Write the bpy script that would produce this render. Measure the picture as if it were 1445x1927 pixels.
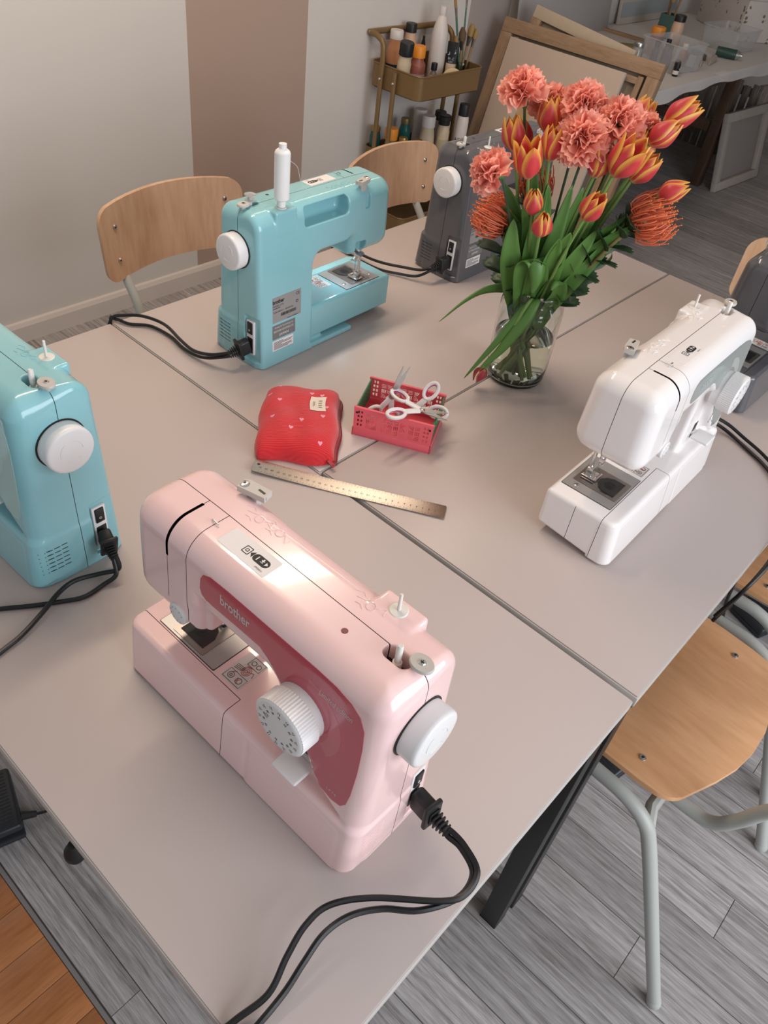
import bpy, bmesh, math, random
import numpy as np
from mathutils import Vector, Matrix, Euler
from mathutils.geometry import delaunay_2d_cdt

for o in list(bpy.data.objects): bpy.data.objects.remove(o, do_unlink=True)
scene = bpy.context.scene
COL = scene.collection
PI = math.pi
R = math.radians
FLOOR = -0.74          # the table tops are at z = 0

# ------------------------------------------------------------------ camera
cd = bpy.data.cameras.new('camera')
cam = bpy.data.objects.new('camera', cd); COL.objects.link(cam)
cd.sensor_fit = 'VERTICAL'; cd.sensor_height = 36.0
cd.lens = 1486.37 / 1927.0 * 36.0
fw = Vector((-0.44180889, 0.59261053, -0.67351145)).normalized()
rt = Vector((0.72973462, 0.67408738, 0.11442722)).normalized()
up = rt.cross(fw).normalized()
mw = Matrix((rt, up, -fw)).transposed().to_4x4()
mw.translation = Vector((0.6927, -0.7346, 0.8498))
cam.matrix_world = mw
cd.clip_start = 0.02; cd.clip_end = 60
scene.camera = cam

# ------------------------------------------------------------------ world, lights, exposure
w = bpy.data.worlds.new('daylight'); scene.world = w
w.use_nodes = True
bg = w.node_tree.nodes['Background']
bg.inputs[0].default_value = (0.86, 0.93, 1.0, 1); bg.inputs[1].default_value = 0.42
def area(name, loc, target, sx, sy, power, col):
    l = bpy.data.lights.new(name, 'AREA'); l.shape = 'RECTANGLE'; l.size = sx; l.size_y = sy
    l.energy = power; l.color = col
    o = bpy.data.objects.new(name, l); COL.objects.link(o)
    o.location = loc
    d = (Vector(target) - Vector(loc))
    o.rotation_euler = d.to_track_quat('-Z', 'Y').to_euler()
    return o
area('window_daylight', (2.7, 0.25, 0.85), (0.3, 0.1, -0.2), 2.4, 1.7, 66, (0.90, 0.94, 1.0))
# warm ceiling strip lamps
area('ceiling_lamp', (-0.68, 0.30, 1.80), (-0.68, 0.30, 0), 0.12, 1.3, 20, (1.0, 0.80, 0.62))
area('ceiling_lamp', (-1.20, 1.95, 1.80), (-1.20, 1.95, 0), 0.12, 1.3, 5.0, (1.0, 0.80, 0.62))
scene.view_settings.view_transform = 'Standard'
scene.view_settings.look = 'None'
scene.view_settings.exposure = 0.18
scene.view_settings.gamma = 1.0
scene.view_settings.use_curve_mapping = False

# ------------------------------------------------------------------ materials
MATS = {}
def mat(name, col, rough=0.5, metal=0.0, coat=0.0, trans=0.0, ior=1.45, spec=0.5, bump=0.0, bscale=200.0,
        var=0.0, vscale=8.0, emit=0.0, sheen=0.0, sss=0.0):
    if name in MATS: return MATS[name]
    m = bpy.data.materials.new(name); m.use_nodes = True
    nt = m.node_tree; b = nt.nodes['Principled BSDF']
    b.inputs['Base Color'].default_value = (*col, 1)
    b.inputs['Roughness'].default_value = rough
    b.inputs['Metallic'].default_value = metal
    b.inputs['Coat Weight'].default_value = coat; b.inputs['Coat Roughness'].default_value = 0.06
    b.inputs['Transmission Weight'].default_value = trans; b.inputs['IOR'].default_value = ior
    b.inputs['Specular IOR Level'].default_value = spec
    b.inputs['Sheen Weight'].default_value = sheen
    if emit:
        b.inputs['Emission Color'].default_value = (*col, 1); b.inputs['Emission Strength'].default_value = emit
    if bump or var:
        tc = nt.nodes.new('ShaderNodeTexCoord')
        n = nt.nodes.new('ShaderNodeTexNoise'); n.inputs['Scale'].default_value = bscale if bump else vscale
        nt.links.new(tc.outputs['Object'], n.inputs['Vector'])
        if bump:
            bp = nt.nodes.new('ShaderNodeBump'); bp.inputs['Strength'].default_value = bump; bp.inputs['Distance'].default_value = 0.001
            nt.links.new(n.outputs['Fac'], bp.inputs['Height']); nt.links.new(bp.outputs['Normal'], b.inputs['Normal'])
        if var:
            n2 = nt.nodes.new('ShaderNodeTexNoise'); n2.inputs['Scale'].default_value = vscale; n2.inputs['Detail'].default_value = 4
            nt.links.new(tc.outputs['Object'], n2.inputs['Vector'])
            mx = nt.nodes.new('ShaderNodeMix'); mx.data_type = 'RGBA'
            mx.inputs[6].default_value = (*[max(0, c * (1 - var)) for c in col], 1)
            mx.inputs[7].default_value = (*[min(1, c * (1 + var)) for c in col], 1)
            nt.links.new(n2.outputs['Fac'], mx.inputs[0]); nt.links.new(mx.outputs[2], b.inputs['Base Color'])
    MATS[name] = m
    return m

def wood(name, c1, c2, axis='X', scale=6.0, stretch=14.0, rough=0.45, rnd=0.0, coat=0.0, wave=0.0):
    """wood grain running along the given object axis; rnd = tone difference between objects"""
    if name in MATS: return MATS[name]
    m = bpy.data.materials.new(name); m.use_nodes = True
    nt = m.node_tree; N = nt.nodes; L = nt.links; b = N['Principled BSDF']
    b.inputs['Roughness'].default_value = rough; b.inputs['Coat Weight'].default_value = coat
    tc = N.new('ShaderNodeTexCoord'); mp = N.new('ShaderNodeMapping')
    s = [stretch, stretch, stretch]; s['XYZ'.index(axis)] = 1.0
    mp.inputs['Scale'].default_value = s
    oi = N.new('ShaderNodeObjectInfo')
    off = N.new('ShaderNodeVectorMath'); off.operation = 'SCALE'; off.inputs[0].default_value = (7.3, 3.1, 5.7)
    L.new(oi.outputs['Random'], off.inputs['Scale'])
    ad = N.new('ShaderNodeVectorMath'); ad.operation = 'ADD'
    L.new(tc.outputs['Object'], ad.inputs[0]); L.new(off.outputs[0], ad.inputs[1])
    L.new(ad.outputs[0], mp.inputs['Vector'])
    n = N.new('ShaderNodeTexNoise'); n.inputs['Scale'].default_value = scale; n.inputs['Detail'].default_value = 6; n.inputs['Distortion'].default_value = 0.6
    L.new(mp.outputs[0], n.inputs['Vector'])
    n2 = N.new('ShaderNodeTexNoise'); n2.inputs['Scale'].default_value = scale * 6; n2.inputs['Detail'].default_value = 3
    L.new(mp.outputs[0], n2.inputs['Vector'])
    mxf = N.new('ShaderNodeMath'); mxf.operation = 'MULTIPLY_ADD'; mxf.inputs[1].default_value = 0.45
    L.new(n2.outputs['Fac'], mxf.inputs[0]); 
    sc = N.new('ShaderNodeMath'); sc.operation = 'MULTIPLY'; sc.inputs[1].default_value = 0.62
    L.new(n.outputs['Fac'], sc.inputs[0]); L.new(sc.outputs[0], mxf.inputs[2])
    r = N.new('ShaderNodeValToRGB')
    r.color_ramp.elements[0].position = 0.36; r.color_ramp.elements[0].color = (*c1, 1)
    r.color_ramp.elements[1].position = 0.68; r.color_ramp.elements[1].color = (*c2, 1)
    L.new(mxf.outputs[0], r.inputs[0])
    out = r.outputs[0]
    if rnd:
        hs = N.new('ShaderNodeHueSaturation')
        mr = N.new('ShaderNodeMapRange'); mr.inputs[3].default_value = 1 - rnd; mr.inputs[4].default_value = 1 + rnd
        L.new(oi.outputs['Random'], mr.inputs[0]); L.new(mr.outputs[0], hs.inputs['Value']); L.new(out, hs.inputs['Color'])
        out = hs.outputs[0]
    L.new(out, b.inputs['Base Color'])
    bp = N.new('ShaderNodeBump'); bp.inputs['Strength'].default_value = 0.12; bp.inputs['Distance'].default_value = 0.001
    L.new(mxf.outputs[0], bp.inputs['Height']); L.new(bp.outputs[0], b.inputs['Normal'])
    MATS[name] = m
    return m

# ------------------------------------------------------------------ object helpers
def tag(o, label=None, cat=None, group=None, kind=None):
    if label: o['label'] = label
    if cat: o['category'] = cat
    if group: o['group'] = group
    if kind: o['kind'] = kind
    return o
def put(name, me, m, parent=None, loc=None, rot=None):
    o = bpy.data.objects.new(name, me); COL.objects.link(o)
    if m is not None:
        if len(me.materials) == 0: me.materials.append(m)
        if me.materials[0] is not m:
            o.material_slots[0].link = 'OBJECT'; o.material_slots[0].material = m
    if parent is not None: o.parent = parent
    if loc is not None: o.location = loc
    if rot is not None: o.rotation_euler = rot
    return o
def empty(name, loc=(0, 0, 0), rz=0.0, label=None, cat=None, group=None, kind=None):
    o = bpy.data.objects.new(name, None); COL.objects.link(o); o.empty_display_size = 0.05
    o.location = loc; o.rotation_euler = (0, 0, rz)
    return tag(o, label, cat, group, kind)
def copy_tree(o, parent=None):
    c = o.copy(); COL.objects.link(c)
    if parent is not None: c.parent = parent
    for ch in [x for x in bpy.data.objects if x.parent is o]: copy_tree(ch, c)
    return c

def spline(pts, n=8, closed=False):
    P = [Vector(p) for p in pts]; out = []
    m = len(P)
    rng = range(m) if closed else range(m - 1)
    for i in rng:
        if closed: a, b, c, d = P[i - 1], P[i], P[(i + 1) % m], P[(i + 2) % m]
        else: a, b, c, d = P[max(i - 1, 0)], P[i], P[i + 1], P[min(i + 2, m - 1)]
        for k in range(n):
            t = k / n
            out.append(0.5 * ((2 * b) + (c - a) * t + (2 * a - 5 * b + 4 * c - d) * t * t + (3 * b - a - 3 * c + d) * t ** 3))
    if not closed: out.append(P[-1].copy())
    return out
def arc2(cx, cy, r, a0, a1, n=8):
    return [(cx + r * math.cos(R(a0 + (a1 - a0) * i / n)), cy + r * math.sin(R(a0 + (a1 - a0) * i / n))) for i in range(n + 1)]
def rrect(x0, y0, x1, y1, r, n=5):
    return arc2(x1 - r, y1 - r, r, 0, 90, n) + arc2(x0 + r, y1 - r, r, 90, 180, n) + arc2(x0 + r, y0 + r, r, 180, 270, n) + arc2(x1 - r, y0 + r, r, 270, 360, n)
def pin(p, poly, margin=0.0):
    x, y = p; c = False; n = len(poly)
    for i in range(n):
        x1, y1 = poly[i]; x2, y2 = poly[(i + 1) % n]
        if (y1 > y) != (y2 > y) and x < (x2 - x1) * (y - y1) / (y2 - y1) + x1: c = not c
        if margin:
            dx, dy = x2 - x1, y2 - y1; l2 = dx * dx + dy * dy
            t = max(0, min(1, ((x - x1) * dx + (y - y1) * dy) / l2)) if l2 else 0
            if (x - x1 - t * dx) ** 2 + (y - y1 - t * dy) ** 2 < margin * margin: return False
    return c
def cdt(outline, holes=(), inner=()):
    vs = []; es = []; 
    for loop in [outline] + list(holes):
        b = len(vs); vs += [Vector((p[0], p[1])) for p in loop]; k = len(loop)
        es += [(b + i, b + (i + 1) % k) for i in range(k)]
    vs += [Vector((p[0], p[1])) for p in inner]
    r = delaunay_2d_cdt(vs, es, [], 1, 1e-7)
    v2 = [(v.x, v.y) for v in r[0]]; out = []
    hb = [(min(p[0] for p in h), max(p[0] for p in h), min(p[1] for p in h), max(p[1] for p in h), h) for h in holes]
    for f in r[2]:
        cx = sum(v2[i][0] for i in f) / len(f); cy = sum(v2[i][1] for i in f) / len(f)
        if not pin((cx, cy), outline): continue
        if any(a <= cx <= b and c <= cy <= d and pin((cx, cy), h) for a, b, c, d, h in hb): continue
        out.append(list(f))
    return v2, out

class MB:
    def __init__(s): s.v = []; s.f = []
    def add(s, vs, fs, M=None):
        b = len(s.v)
        s.v += [tuple(M @ Vector(v)) if M is not None else tuple(v) for v in vs]
        s.f += [[b + i for i in f] for f in fs]
        return s
    def box(s, c, d, bev=0.0, M=None, seg=2):
        bm = bmesh.new(); bmesh.ops.create_cube(bm, size=1.0)
        bmesh.ops.scale(bm, vec=d, verts=bm.verts)
        if bev: bmesh.ops.bevel(bm, geom=bm.edges[:], offset=bev, segments=seg, affect='EDGES', profile=0.5)
        bmesh.ops.translate(bm, vec=c, verts=bm.verts)
        bm.verts.index_update()
        s.add([v.co[:] for v in bm.verts], [[v.index for v in f.verts] for f in bm.faces], M)
        bm.free(); return s
    def b2(s, a, b, bev=0.0, M=None, seg=2):
        return s.box([(a[i] + b[i]) / 2 for i in range(3)], [abs(b[i] - a[i]) for i in range(3)], bev, M, seg)
    def lathe(s, prof, seg=24, M=None, cap=True):
        vs = []; fs = []; n = len(prof)
        for (r, z) in prof:
            for k in range(seg):
                a = 2 * PI * k / seg; vs.append((r * math.cos(a), r * math.sin(a), z))
        for i in range(n - 1):
            for k in range(seg):
                k2 = (k + 1) % seg; fs.append([i * seg + k, i * seg + k2, (i + 1) * seg + k2, (i + 1) * seg + k])
        if cap:
            if prof[0][0] > 1e-6: fs.append([k for k in range(seg)][::-1])
            if prof[-1][0] > 1e-6: fs.append([(n - 1) * seg + k for k in range(seg)])
        return s.add(vs, fs, M)
    def cyl(s, a, b, r, r2=None, seg=20, bev=0.0):
        a = Vector(a); b = Vector(b); h = (b - a).length
        M = Matrix.Translation(a) @ (b - a).to_track_quat('Z', 'Y').to_matrix().to_4x4()
        r2 = r if r2 is None else r2
        prof = [(r, 0), (r2, h)] if not bev else [(max(r - bev, 0), 0), (r - bev * .3, bev * .3), (r, bev), (r2, h - bev), (r2 - bev * .3, h - bev * .3), (max(r2 - bev, 0), h)]
        return s.lathe(prof, seg, M)
    def tube(s, pts, rad, seg=8, cap=True, flat=None):
        P = [Vector(p) for p in pts]; n = len(P)
        T = [(P[min(i + 1, n - 1)] - P[max(i - 1, 0)]).normalized() for i in range(n)]
        u = T[0].orthogonal().normalized() if flat is None else Vector(flat).normalized()
        vs = []; fs = []
        for i in range(n):
            u = (u - T[i] * u.dot(T[i]))
            u = u.normalized() if u.length > 1e-9 else T[i].orthogonal().normalized()
            vv = T[i].cross(u)
            r = rad[i] if isinstance(rad, (list, tuple)) else rad
            ra, rb = r if isinstance(r, (list, tuple)) else (r, r)
            for k in range(seg):
                a = 2 * PI * k / seg; vs.append(P[i] + u * (ra * math.cos(a)) + vv * (rb * math.sin(a)))
        for i in range(n - 1):
            for k in range(seg):
                k2 = (k + 1) % seg; fs.append([i * seg + k, i * seg + k2, (i + 1) * seg + k2, (i + 1) * seg + k])
        if cap: fs.append(list(range(seg))[::-1]); fs.append([(n - 1) * seg + k for k in range(seg)])
        return s.add(vs, fs)
    def prism(s, outline, t, holes=(), M=None):
        v2, tr = cdt(outline, holes); n = len(v2)
        vs = [(x, y, t) for x, y in v2] + [(x, y, 0) for x, y in v2]
        fs = [f for f in tr] + [[n + i for i in f[::-1]] for f in tr]
        s.add(vs, fs, M)
        for li, loop in enumerate([outline] + list(holes)):
            k = len(loop); ar = sum(loop[i][0] * loop[(i + 1) % k][1] - loop[(i + 1) % k][0] * loop[i][1] for i in range(k))
            lp = loop if (ar > 0) == (li == 0) else loop[::-1]
            s.add([(x, y, 0) for x, y in lp] + [(x, y, t) for x, y in lp], [[i, (i + 1) % k, k + (i + 1) % k, k + i] for i in range(k)], M)
        return s
    def sphere(s, c, r, su=12, sv=8):
        prof = [(max(math.sin(PI * i / sv), 0) * 1.0, -math.cos(PI * i / sv)) for i in range(sv + 1)]
        rr = r if isinstance(r, (tuple, list)) else (r, r, r)
        M = Matrix.Translation(Vector(c)) @ Matrix.Diagonal((*rr, 1))
        return s.lathe(prof, su, M, cap=False)
    def mesh(s, name, ang=35):
        me = bpy.data.meshes.new(name)
        me.from_pydata([tuple(v) for v in s.v], [], s.f)
        me.validate(); me.update()
        me.polygons.foreach_set('use_smooth', [ang > 0] * len(me.polygons))
        if ang > 0: me.set_sharp_from_angle(angle=R(ang))
        return me
    def build(s, name, m, parent=None, loc=None, rot=None, ang=35):
        return put(name, s.mesh(name, ang), m, parent, loc, rot)

def text2d(txt, height=None, width=None, bold=0.0, shear=0.0, align='CENTER'):
    cu = bpy.data.curves.new('letters', 'FONT'); cu.body = txt; cu.size = 1.0; cu.offset = bold; cu.shear = shear
    cu.resolution_u = 3; cu.align_x = align
    ob = bpy.data.objects.new('letters', cu); COL.objects.link(ob)
    bpy.context.view_layer.update()
    me = bpy.data.meshes.new_from_object(ob)
    v = np.array([x.co[:2] for x in me.vertices]); f = [list(p.vertices) for p in me.polygons]
    bpy.data.objects.remove(ob, do_unlink=True); bpy.data.curves.remove(cu); bpy.data.meshes.remove(me)
    lo, hi = v.min(0), v.max(0); v = v - (lo + hi) / 2; sz = hi - lo
    if width and height: v = v * np.array([width / sz[0], height / sz[1]])
    elif width: v = v * (width / sz[0])
    elif height: v = v * (height / sz[1])
    return v, f

# ================================================================== THE ROOM
M_white_wall = None
def wall_mat():
    m = bpy.data.materials.new('painted_wall'); m.use_nodes = True
    nt = m.node_tree; N = nt.nodes; L = nt.links; b = N['Principled BSDF']; b.inputs['Roughness'].default_value = 0.75
    tc = N.new('ShaderNodeTexCoord'); sp = N.new('ShaderNodeSeparateXYZ'); L.new(tc.outputs['Object'], sp.inputs[0])
    a = N.new('ShaderNodeMath'); a.operation = 'GREATER_THAN'; a.inputs[1].default_value = 1.098; L.new(sp.outputs['Y'], a.inputs[0])
    c = N.new('ShaderNodeMath'); c.operation = 'LESS_THAN'; c.inputs[1].default_value = 1.652; L.new(sp.outputs['Y'], c.inputs[0])
    k = N.new('ShaderNodeMath'); k.operation = 'MULTIPLY'; L.new(a.outputs[0], k.inputs[0]); L.new(c.outputs[0], k.inputs[1])
    e = N.new('ShaderNodeMath'); e.operation = 'GREATER_THAN'; e.inputs[1].default_value = 2.66; L.new(sp.outputs['Y'], e.inputs[0])
    g = N.new('ShaderNodeMath'); g.operation = 'LESS_THAN'; g.inputs[1].default_value = 2.98; L.new(sp.outputs['Y'], g.inputs[0])
    h = N.new('ShaderNodeMath'); h.operation = 'MULTIPLY'; L.new(e.outputs[0], h.inputs[0]); L.new(g.outputs[0], h.inputs[1])
    mx = N.new('ShaderNodeMix'); mx.data_type = 'RGBA'
    mx.inputs[6].default_value = (0.70, 0.66, 0.62, 1); mx.inputs[7].default_value = (0.46, 0.335, 0.27, 1)
    L.new(k.outputs[0], mx.inputs[0])
    m2 = N.new('ShaderNodeMix'); m2.data_type = 'RGBA'; m2.inputs[7].default_value = (0.42, 0.36, 0.33, 1)
    L.new(h.outputs[0], m2.inputs[0]); L.new(mx.outputs[2], m2.inputs[6]); L.new(m2.outputs[2], b.inputs['Base Color'])
    n = N.new('ShaderNodeTexNoise'); n.inputs['Scale'].default_value = 90; L.new(tc.outputs['Object'], n.inputs['Vector'])
    bp = N.new('ShaderNodeBump'); bp.inputs['Strength'].default_value = 0.08; bp.inputs['Distance'].default_value = 0.002
    L.new(n.outputs['Fac'], bp.inputs['Height']); L.new(bp.outputs[0], b.inputs['Normal'])
    return m
XW = -1.798
tag(MB().b2((XW - 0.1, -2.6, FLOOR), (XW, 6.1, 1.86)).build('wall_left', wall_mat(), ang=0), kind='structure')
M_wall = mat('pale_plaster', (0.66, 0.62, 0.59), 0.8, bump=0.06, bscale=80)
tag(MB().b2((XW, 6.0, FLOOR), (3.4, 6.1, 1.86)).build('wall_back', M_wall, ang=0), kind='structure')
tag(MB().b2((3.4, 1.75, FLOOR), (3.5, 6.1, 1.86)).build('wall_right', M_wall, ang=0), kind='structure')  # unseen wall, added to keep the world light off the far floor
tag(MB().b2((XW - 0.1, -2.6, 1.86), (3.4, 6.1, 1.95)).build('ceiling', mat('ceiling_white', (0.78, 0.75, 0.72), 0.85), ang=0), kind='structure')
M_skirt = mat('skirting_paint', (0.70, 0.63, 0.58), 0.45, var=0.03)
sk = MB()
prof = [(0, 0), (0.016, 0), (0.016, 0.058), (0.010, 0.072), (0, 0.075)]
sk.prism([(x, z) for x, z in prof], 8.6, M=Matrix(((1, 0, 0, XW), (0, 0, -1, 6.0), (0, 1, 0, FLOOR), (0, 0, 0, 1))))
tag(sk.build('baseboard_left', M_skirt, ang=20), kind='structure')

# floor: subfloor + planks
M_plank = wood('grey_vinyl_plank', (0.165, 0.148, 0.142), (0.47, 0.44, 0.432), 'X', 5.0, 24.0, 0.5, rnd=0.16)
M_gap = mat('plank_joint', (0.07, 0.062, 0.058), 0.8)
fl = tag(MB().b2((XW - 0.1, -2.6, FLOOR - 0.05), (3.4, 6.1, FLOOR - 0.0016)).build('floor', M_gap, ang=0), kind='structure')
rng = random.Random(4)
PW = 0.1035; LEN = 1.22
def plank(x0, x1, y0, y1):
    cx, cy = (x0 + x1) / 2, (y0 + y1) / 2
    a, b = (x1 - x0) / 2 - 0.0004, (y1 - y0) / 2 - 0.0005
    t = 0.0006
    vs = [(-a, -b, -.0016), (a, -b, -.0016), (a, b, -.0016), (-a, b, -.0016), (-a + t, -b + t, 0), (a - t, -b + t, 0), (a - t, b - t, 0), (-a + t, b - t, 0)]
    fs = [[4, 5, 6, 7], [0, 1, 5, 4], [1, 2, 6, 5], [2, 3, 7, 6], [3, 0, 4, 7]]
    MB().add(vs, fs).build('plank', M_plank, fl, loc=(cx, cy, FLOOR), ang=0)
k = -7
while True:
    y0 = 0.050 + PW * k; y1 = y0 + PW
    if y0 > 5.95: break
    y0 = max(y0, -0.63); y1 = min(y1, 5.998)
    xj = {2: 0.917, 0: 0.808, -7: 0.207, -6: 0.52}.get(k, rng.uniform(-1.7, -0.9))
    while xj > XW: xj -= LEN
    xmax = 2.5
    x = xj
    while x < xmax:
        a, b = max(x, XW), min(x + LEN, 2.6)
        if b - a > 0.02: plank(a, b, y0, y1)
        x += LEN
    k += 1
# warm laminate boards beyond a grey edging strip
M_lam = wood('orange_laminate', (0.34, 0.12, 0.045), (0.50, 0.21, 0.085), 'Y', 3.0, 10.0, 0.28, rnd=0.16)
MB().b2((-1.0, -0.640, FLOOR - 0.001), (1.5, -0.632, FLOOR + 0.002), 0.001).build('edging_strip', mat('edging_vinyl', (0.22, 0.20, 0.19), 0.5), fl)
x = -0.625; i = 0
while x < 0.9:
    MB().b2((-0.0395, -0.45, -0.003), (0.0395, 0.45, 0), 0.0005).build('laminate_board', M_lam, fl, loc=(x + 0.04, -1.091, FLOOR))
    x += 0.08

# ------------------------------------------------------------------ tables
M_top = mat('table_laminate', (0.485, 0.412, 0.385), 0.36, spec=0.45, var=0.012, vscale=3)
M_edge = mat('table_edge_band', (0.52, 0.48, 0.45), 0.5)
M_line = mat('edge_glue_line', (0.26, 0.17, 0.11), 0.7)
M_blackleg = mat('black_steel', (0.012, 0.013, 0.014), 0.4)
M_greyleg = mat('grey_steel', (0.36, 0.37, 0.36), 0.4)
def table(lx, ly, loc, rz, label, legm):
    t = empty('work_table', loc, rz, label, 'table')
    MB().box((0, 0, -0.0011), (lx - 0.003, ly - 0.003, 0.0022), 0.0009).build('table_top', M_top, t)
    MB().box((0, 0, -0.0122), (lx, ly, 0.0196), 0.0012).build('edge_band', M_edge, t)
    MB().box((0, 0, -0.0236), (lx - 0.002, ly - 0.002, 0.0032)).build('underside_lipping', M_line, t)
    MB().b2((-lx / 2 + .05, -ly / 2 + .045, -0.062), (lx / 2 - .05, -ly / 2 + .07, -0.0252), .002).build('rail', legm, t)
    MB().b2((-lx / 2 + .05, ly / 2 - .07, -0.062), (lx / 2 - .05, ly / 2 - .045, -0.0252), .002).build('rail', legm, t)
    MB().b2((-lx / 2 + .045, -ly / 2 + .07, -0.062), (-lx / 2 + .07, ly / 2 - .07, -0.0252), .002).build('rail', legm, t)
    MB().b2((lx / 2 - .07, -ly / 2 + .07, -0.062), (lx / 2 - .045, ly / 2 - .07, -0.0252), .002).build('rail', legm, t)
    for sx in (-1, 1):
        for sy in (-1, 1):
            g = MB().box((0, 0, -.3565), (.036, .036, .663), .002).build('leg', legm, t, loc=(sx * (lx / 2 - .026), sy * (ly / 2 - .024), -0.0252 - .025))
            MB().box((0, 0, -.6875), (.037, .037, .004), .001).build('foot_pad', mat('foot_black', (.01, .01, .01), .7), g)
    return t
table(1.203, 0.613, (0.0010, -0.3080, 0), 0, 'pale grey table carrying the pink sewing machine', M_blackleg)
table(0.5985, 1.261, (-0.3005, 0.632, 0), 0, 'pale grey table carrying the turquoise machine with the white thread spool', M_blackleg)
table(0.603, 1.257, (0.3030, 0.6352, 0), 0, 'pale grey table carrying the glossy white sewing machine', M_blackleg)

# ------------------------------------------------------------------ chairs
M_ply = wood('beech_plywood', (0.50, 0.29, 0.165), (0.64, 0.41, 0.26), 'Z', 2.0, 7.0, 0.38, rnd=0.05, coat=0.15)
M_plyx = wood('beech_plywood_seat', (0.72, 0.355, 0.165), (0.92, 0.52, 0.27), 'X', 2.2, 6.0, 0.36, rnd=0.05, coat=0.15)
M_frame = mat('grey_painted_tube', (0.43, 0.44, 0.41), 0.38)
M_screw = mat('screw_steel', (0.55, 0.53, 0.5), 0.3, 1.0)
M_hole = mat('screw_socket', (0.03, 0.03, 0.03), 0.6)
def bent_plate(outline, t, bend, axis, step=0.02):
    """plate in (a,b) plane, bent: returns MB; bend(a,b) -> offset along normal"""
    xs = [p[0] for p in outline]; ys = [p[1] for p in outline]
    inner = []
    a = min(xs) + step
    while a < max(xs):
        b = min(ys) + step
        while b < max(ys):
            if pin((a, b), outline, step * .45): inner.append((a, b))
            b += step
        a += step
    v2, tr = cdt(outline, [], inner); n = len(v2)
    def P(a, b, s):
        h = bend(a, b) + s * t / 2
        return (a, b, h) if axis == 'Z' else (h, a, b)
    mb = MB()
    mb.add([P(a, b, 1) for a, b in v2] + [P(a, b, -1) for a, b in v2], tr + [[n + i for i in f[::-1]] for f in tr])
    k = len(outline)
    mb.add([P(a, b, -1) for a, b in outline] + [P(a, b, 1) for a, b in outline], [[i, (i + 1) % k, k + (i + 1) % k, k + i] for i in range(k)])
    return mb
CH = {}
def chair_meshes():
    # local: sitter faces +X, origin on the floor below the seat centre
    sz = 0.468
    so = arc2(-0.055, 0.10, 0.095, 92, 180, 8)[::-1]
    seat = arc2(0.15, 0.155, 0.05, 0, 90, 6) + [(0.0, 0.205), (-0.06, 0.203)] + arc2(-0.085, 0.155, 0.045, 90, 165, 6) + \
        [(-0.150, 0.10), (-0.162, 0.05), (-0.166, 0.0), (-0.162, -0.05), (-0.150, -0.10)] + arc2(-0.085, -0.155, 0.045, 195, 270, 6) + [(-0.06, -0.203), (0.0, -0.205)] + arc2(0.15, -0.155, 0.05, 270, 360, 6)
    def sb(a, b): return sz - 0.004 + 0.006 * (b / 0.2) ** 2 - (0.9 * max(0, a - 0.12) ** 2 * 4) + 0.2 * max(0, -a - 0.08) ** 2
    CH['seat'] = bent_plate(seat, 0.011, sb, 'Z').mesh('seat', 50)
    bo = rrect(-0.212, 0.612, 0.212, 0.792, 0.038, 6)
    # slightly wider at the top, crowned upper edge
    bo = [(a * (1.0 + 0.10 * (b - 0.70)), b + (0.012 * (1 - (a / 0.212) ** 2) if b > 0.70 else 0.010 * (1 - (a / 0.212) ** 2))) for a, b in bo]
    bo = [q for i, q in enumerate(bo)]
    ext = []
    for i in range(len(bo)):
        p, q = bo[i], bo[(i + 1) % len(bo)]
        ext.append(p)
        if abs(p[0] - q[0]) > .1:
            for j in range(1, 12):
                a = p[0] + (q[0] - p[0]) * j / 12
                top = p[1] > 0.70
                b0 = p[1] + (q[1] - p[1]) * j / 12
                ext.append((a, b0 + 0.012 * (1 - (a / 0.18) ** 2) * (1 if top else .8)))
    def bb(a, b): return -0.295 + 0.85 * a * a - 0.10 * (b - 0.70)
    CH['backrest'] = bent_plate(ext, 0.011, bb, 'X').mesh('backrest', 50)
    CH['bb'] = bb
    for s in (-1, 1):
        path = [(-0.290, s * 0.222, 0.012), (-0.225, s * 0.226, 0.17), (-0.135, s * 0.230, 0.385), (-0.105, s * 0.231, 0.437), (-0.06, s * 0.232, 0.459), (0.0, s * .232, .461),
                (0.13, s * 0.230, 0.457), (0.185, s * 0.228, 0.44), (0.215, s * .227, .385), (0.235, s * 0.224, 0.20), (0.25, s * 0.222, 0.012)]
        CH['side%d' % s] = MB().tube(spline(path, 6), 0.0125, 12).mesh('side_frame')
        CH['cap%d' % s] = MB().cyl((-0.294, s * 0.222, 0.0), (-0.288, s * 0.222, 0.016), 0.0135, seg=14, bev=0.002).mesh('foot_cap')
        CH['capf%d' % s] = MB().cyl((0.251, s * 0.222, 0.0), (0.249, s * 0.222, 0.016), 0.0135, seg=14, bev=0.002).mesh('foot_cap')
        bx = lambda z: bb(0.15, z) - 0.018
        up_ = [(0.10, s * 0.16, 0.436), (-0.05, s * 0.155, 0.436), (-0.14, s * 0.150, 0.432), (-0.182, s * .150, .443), (-0.207, s * 0.150, 0.49), (-0.232, s * .15, .56), (bx(0.64), s * 0.150, 0.64), (bx(.70), s * .15, .70), (bx(0.765), s * 0.150, 0.765)]
        CH['up%d' % s] = MB().tube(spline(up_, 6), 0.0115, 12).mesh('back_upright')
    CH['cross'] = MB().tube([(-0.115, -0.227, 0.425), (-0.10, -0.20, 0.437), (-0.09, 0, 0.437), (-0.10, 0.20, 0.437), (-0.115, 0.227, 0.425)], 0.011, 10).mesh('crossbar')
    CH['crossf'] = MB().tube([(0.12, -0.228, 0.452), (0.12, -0.20, 0.440), (0.12, 0.20, 0.440), (0.12, 0.228, 0.452)], 0.011, 10).mesh('crossbar')
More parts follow.
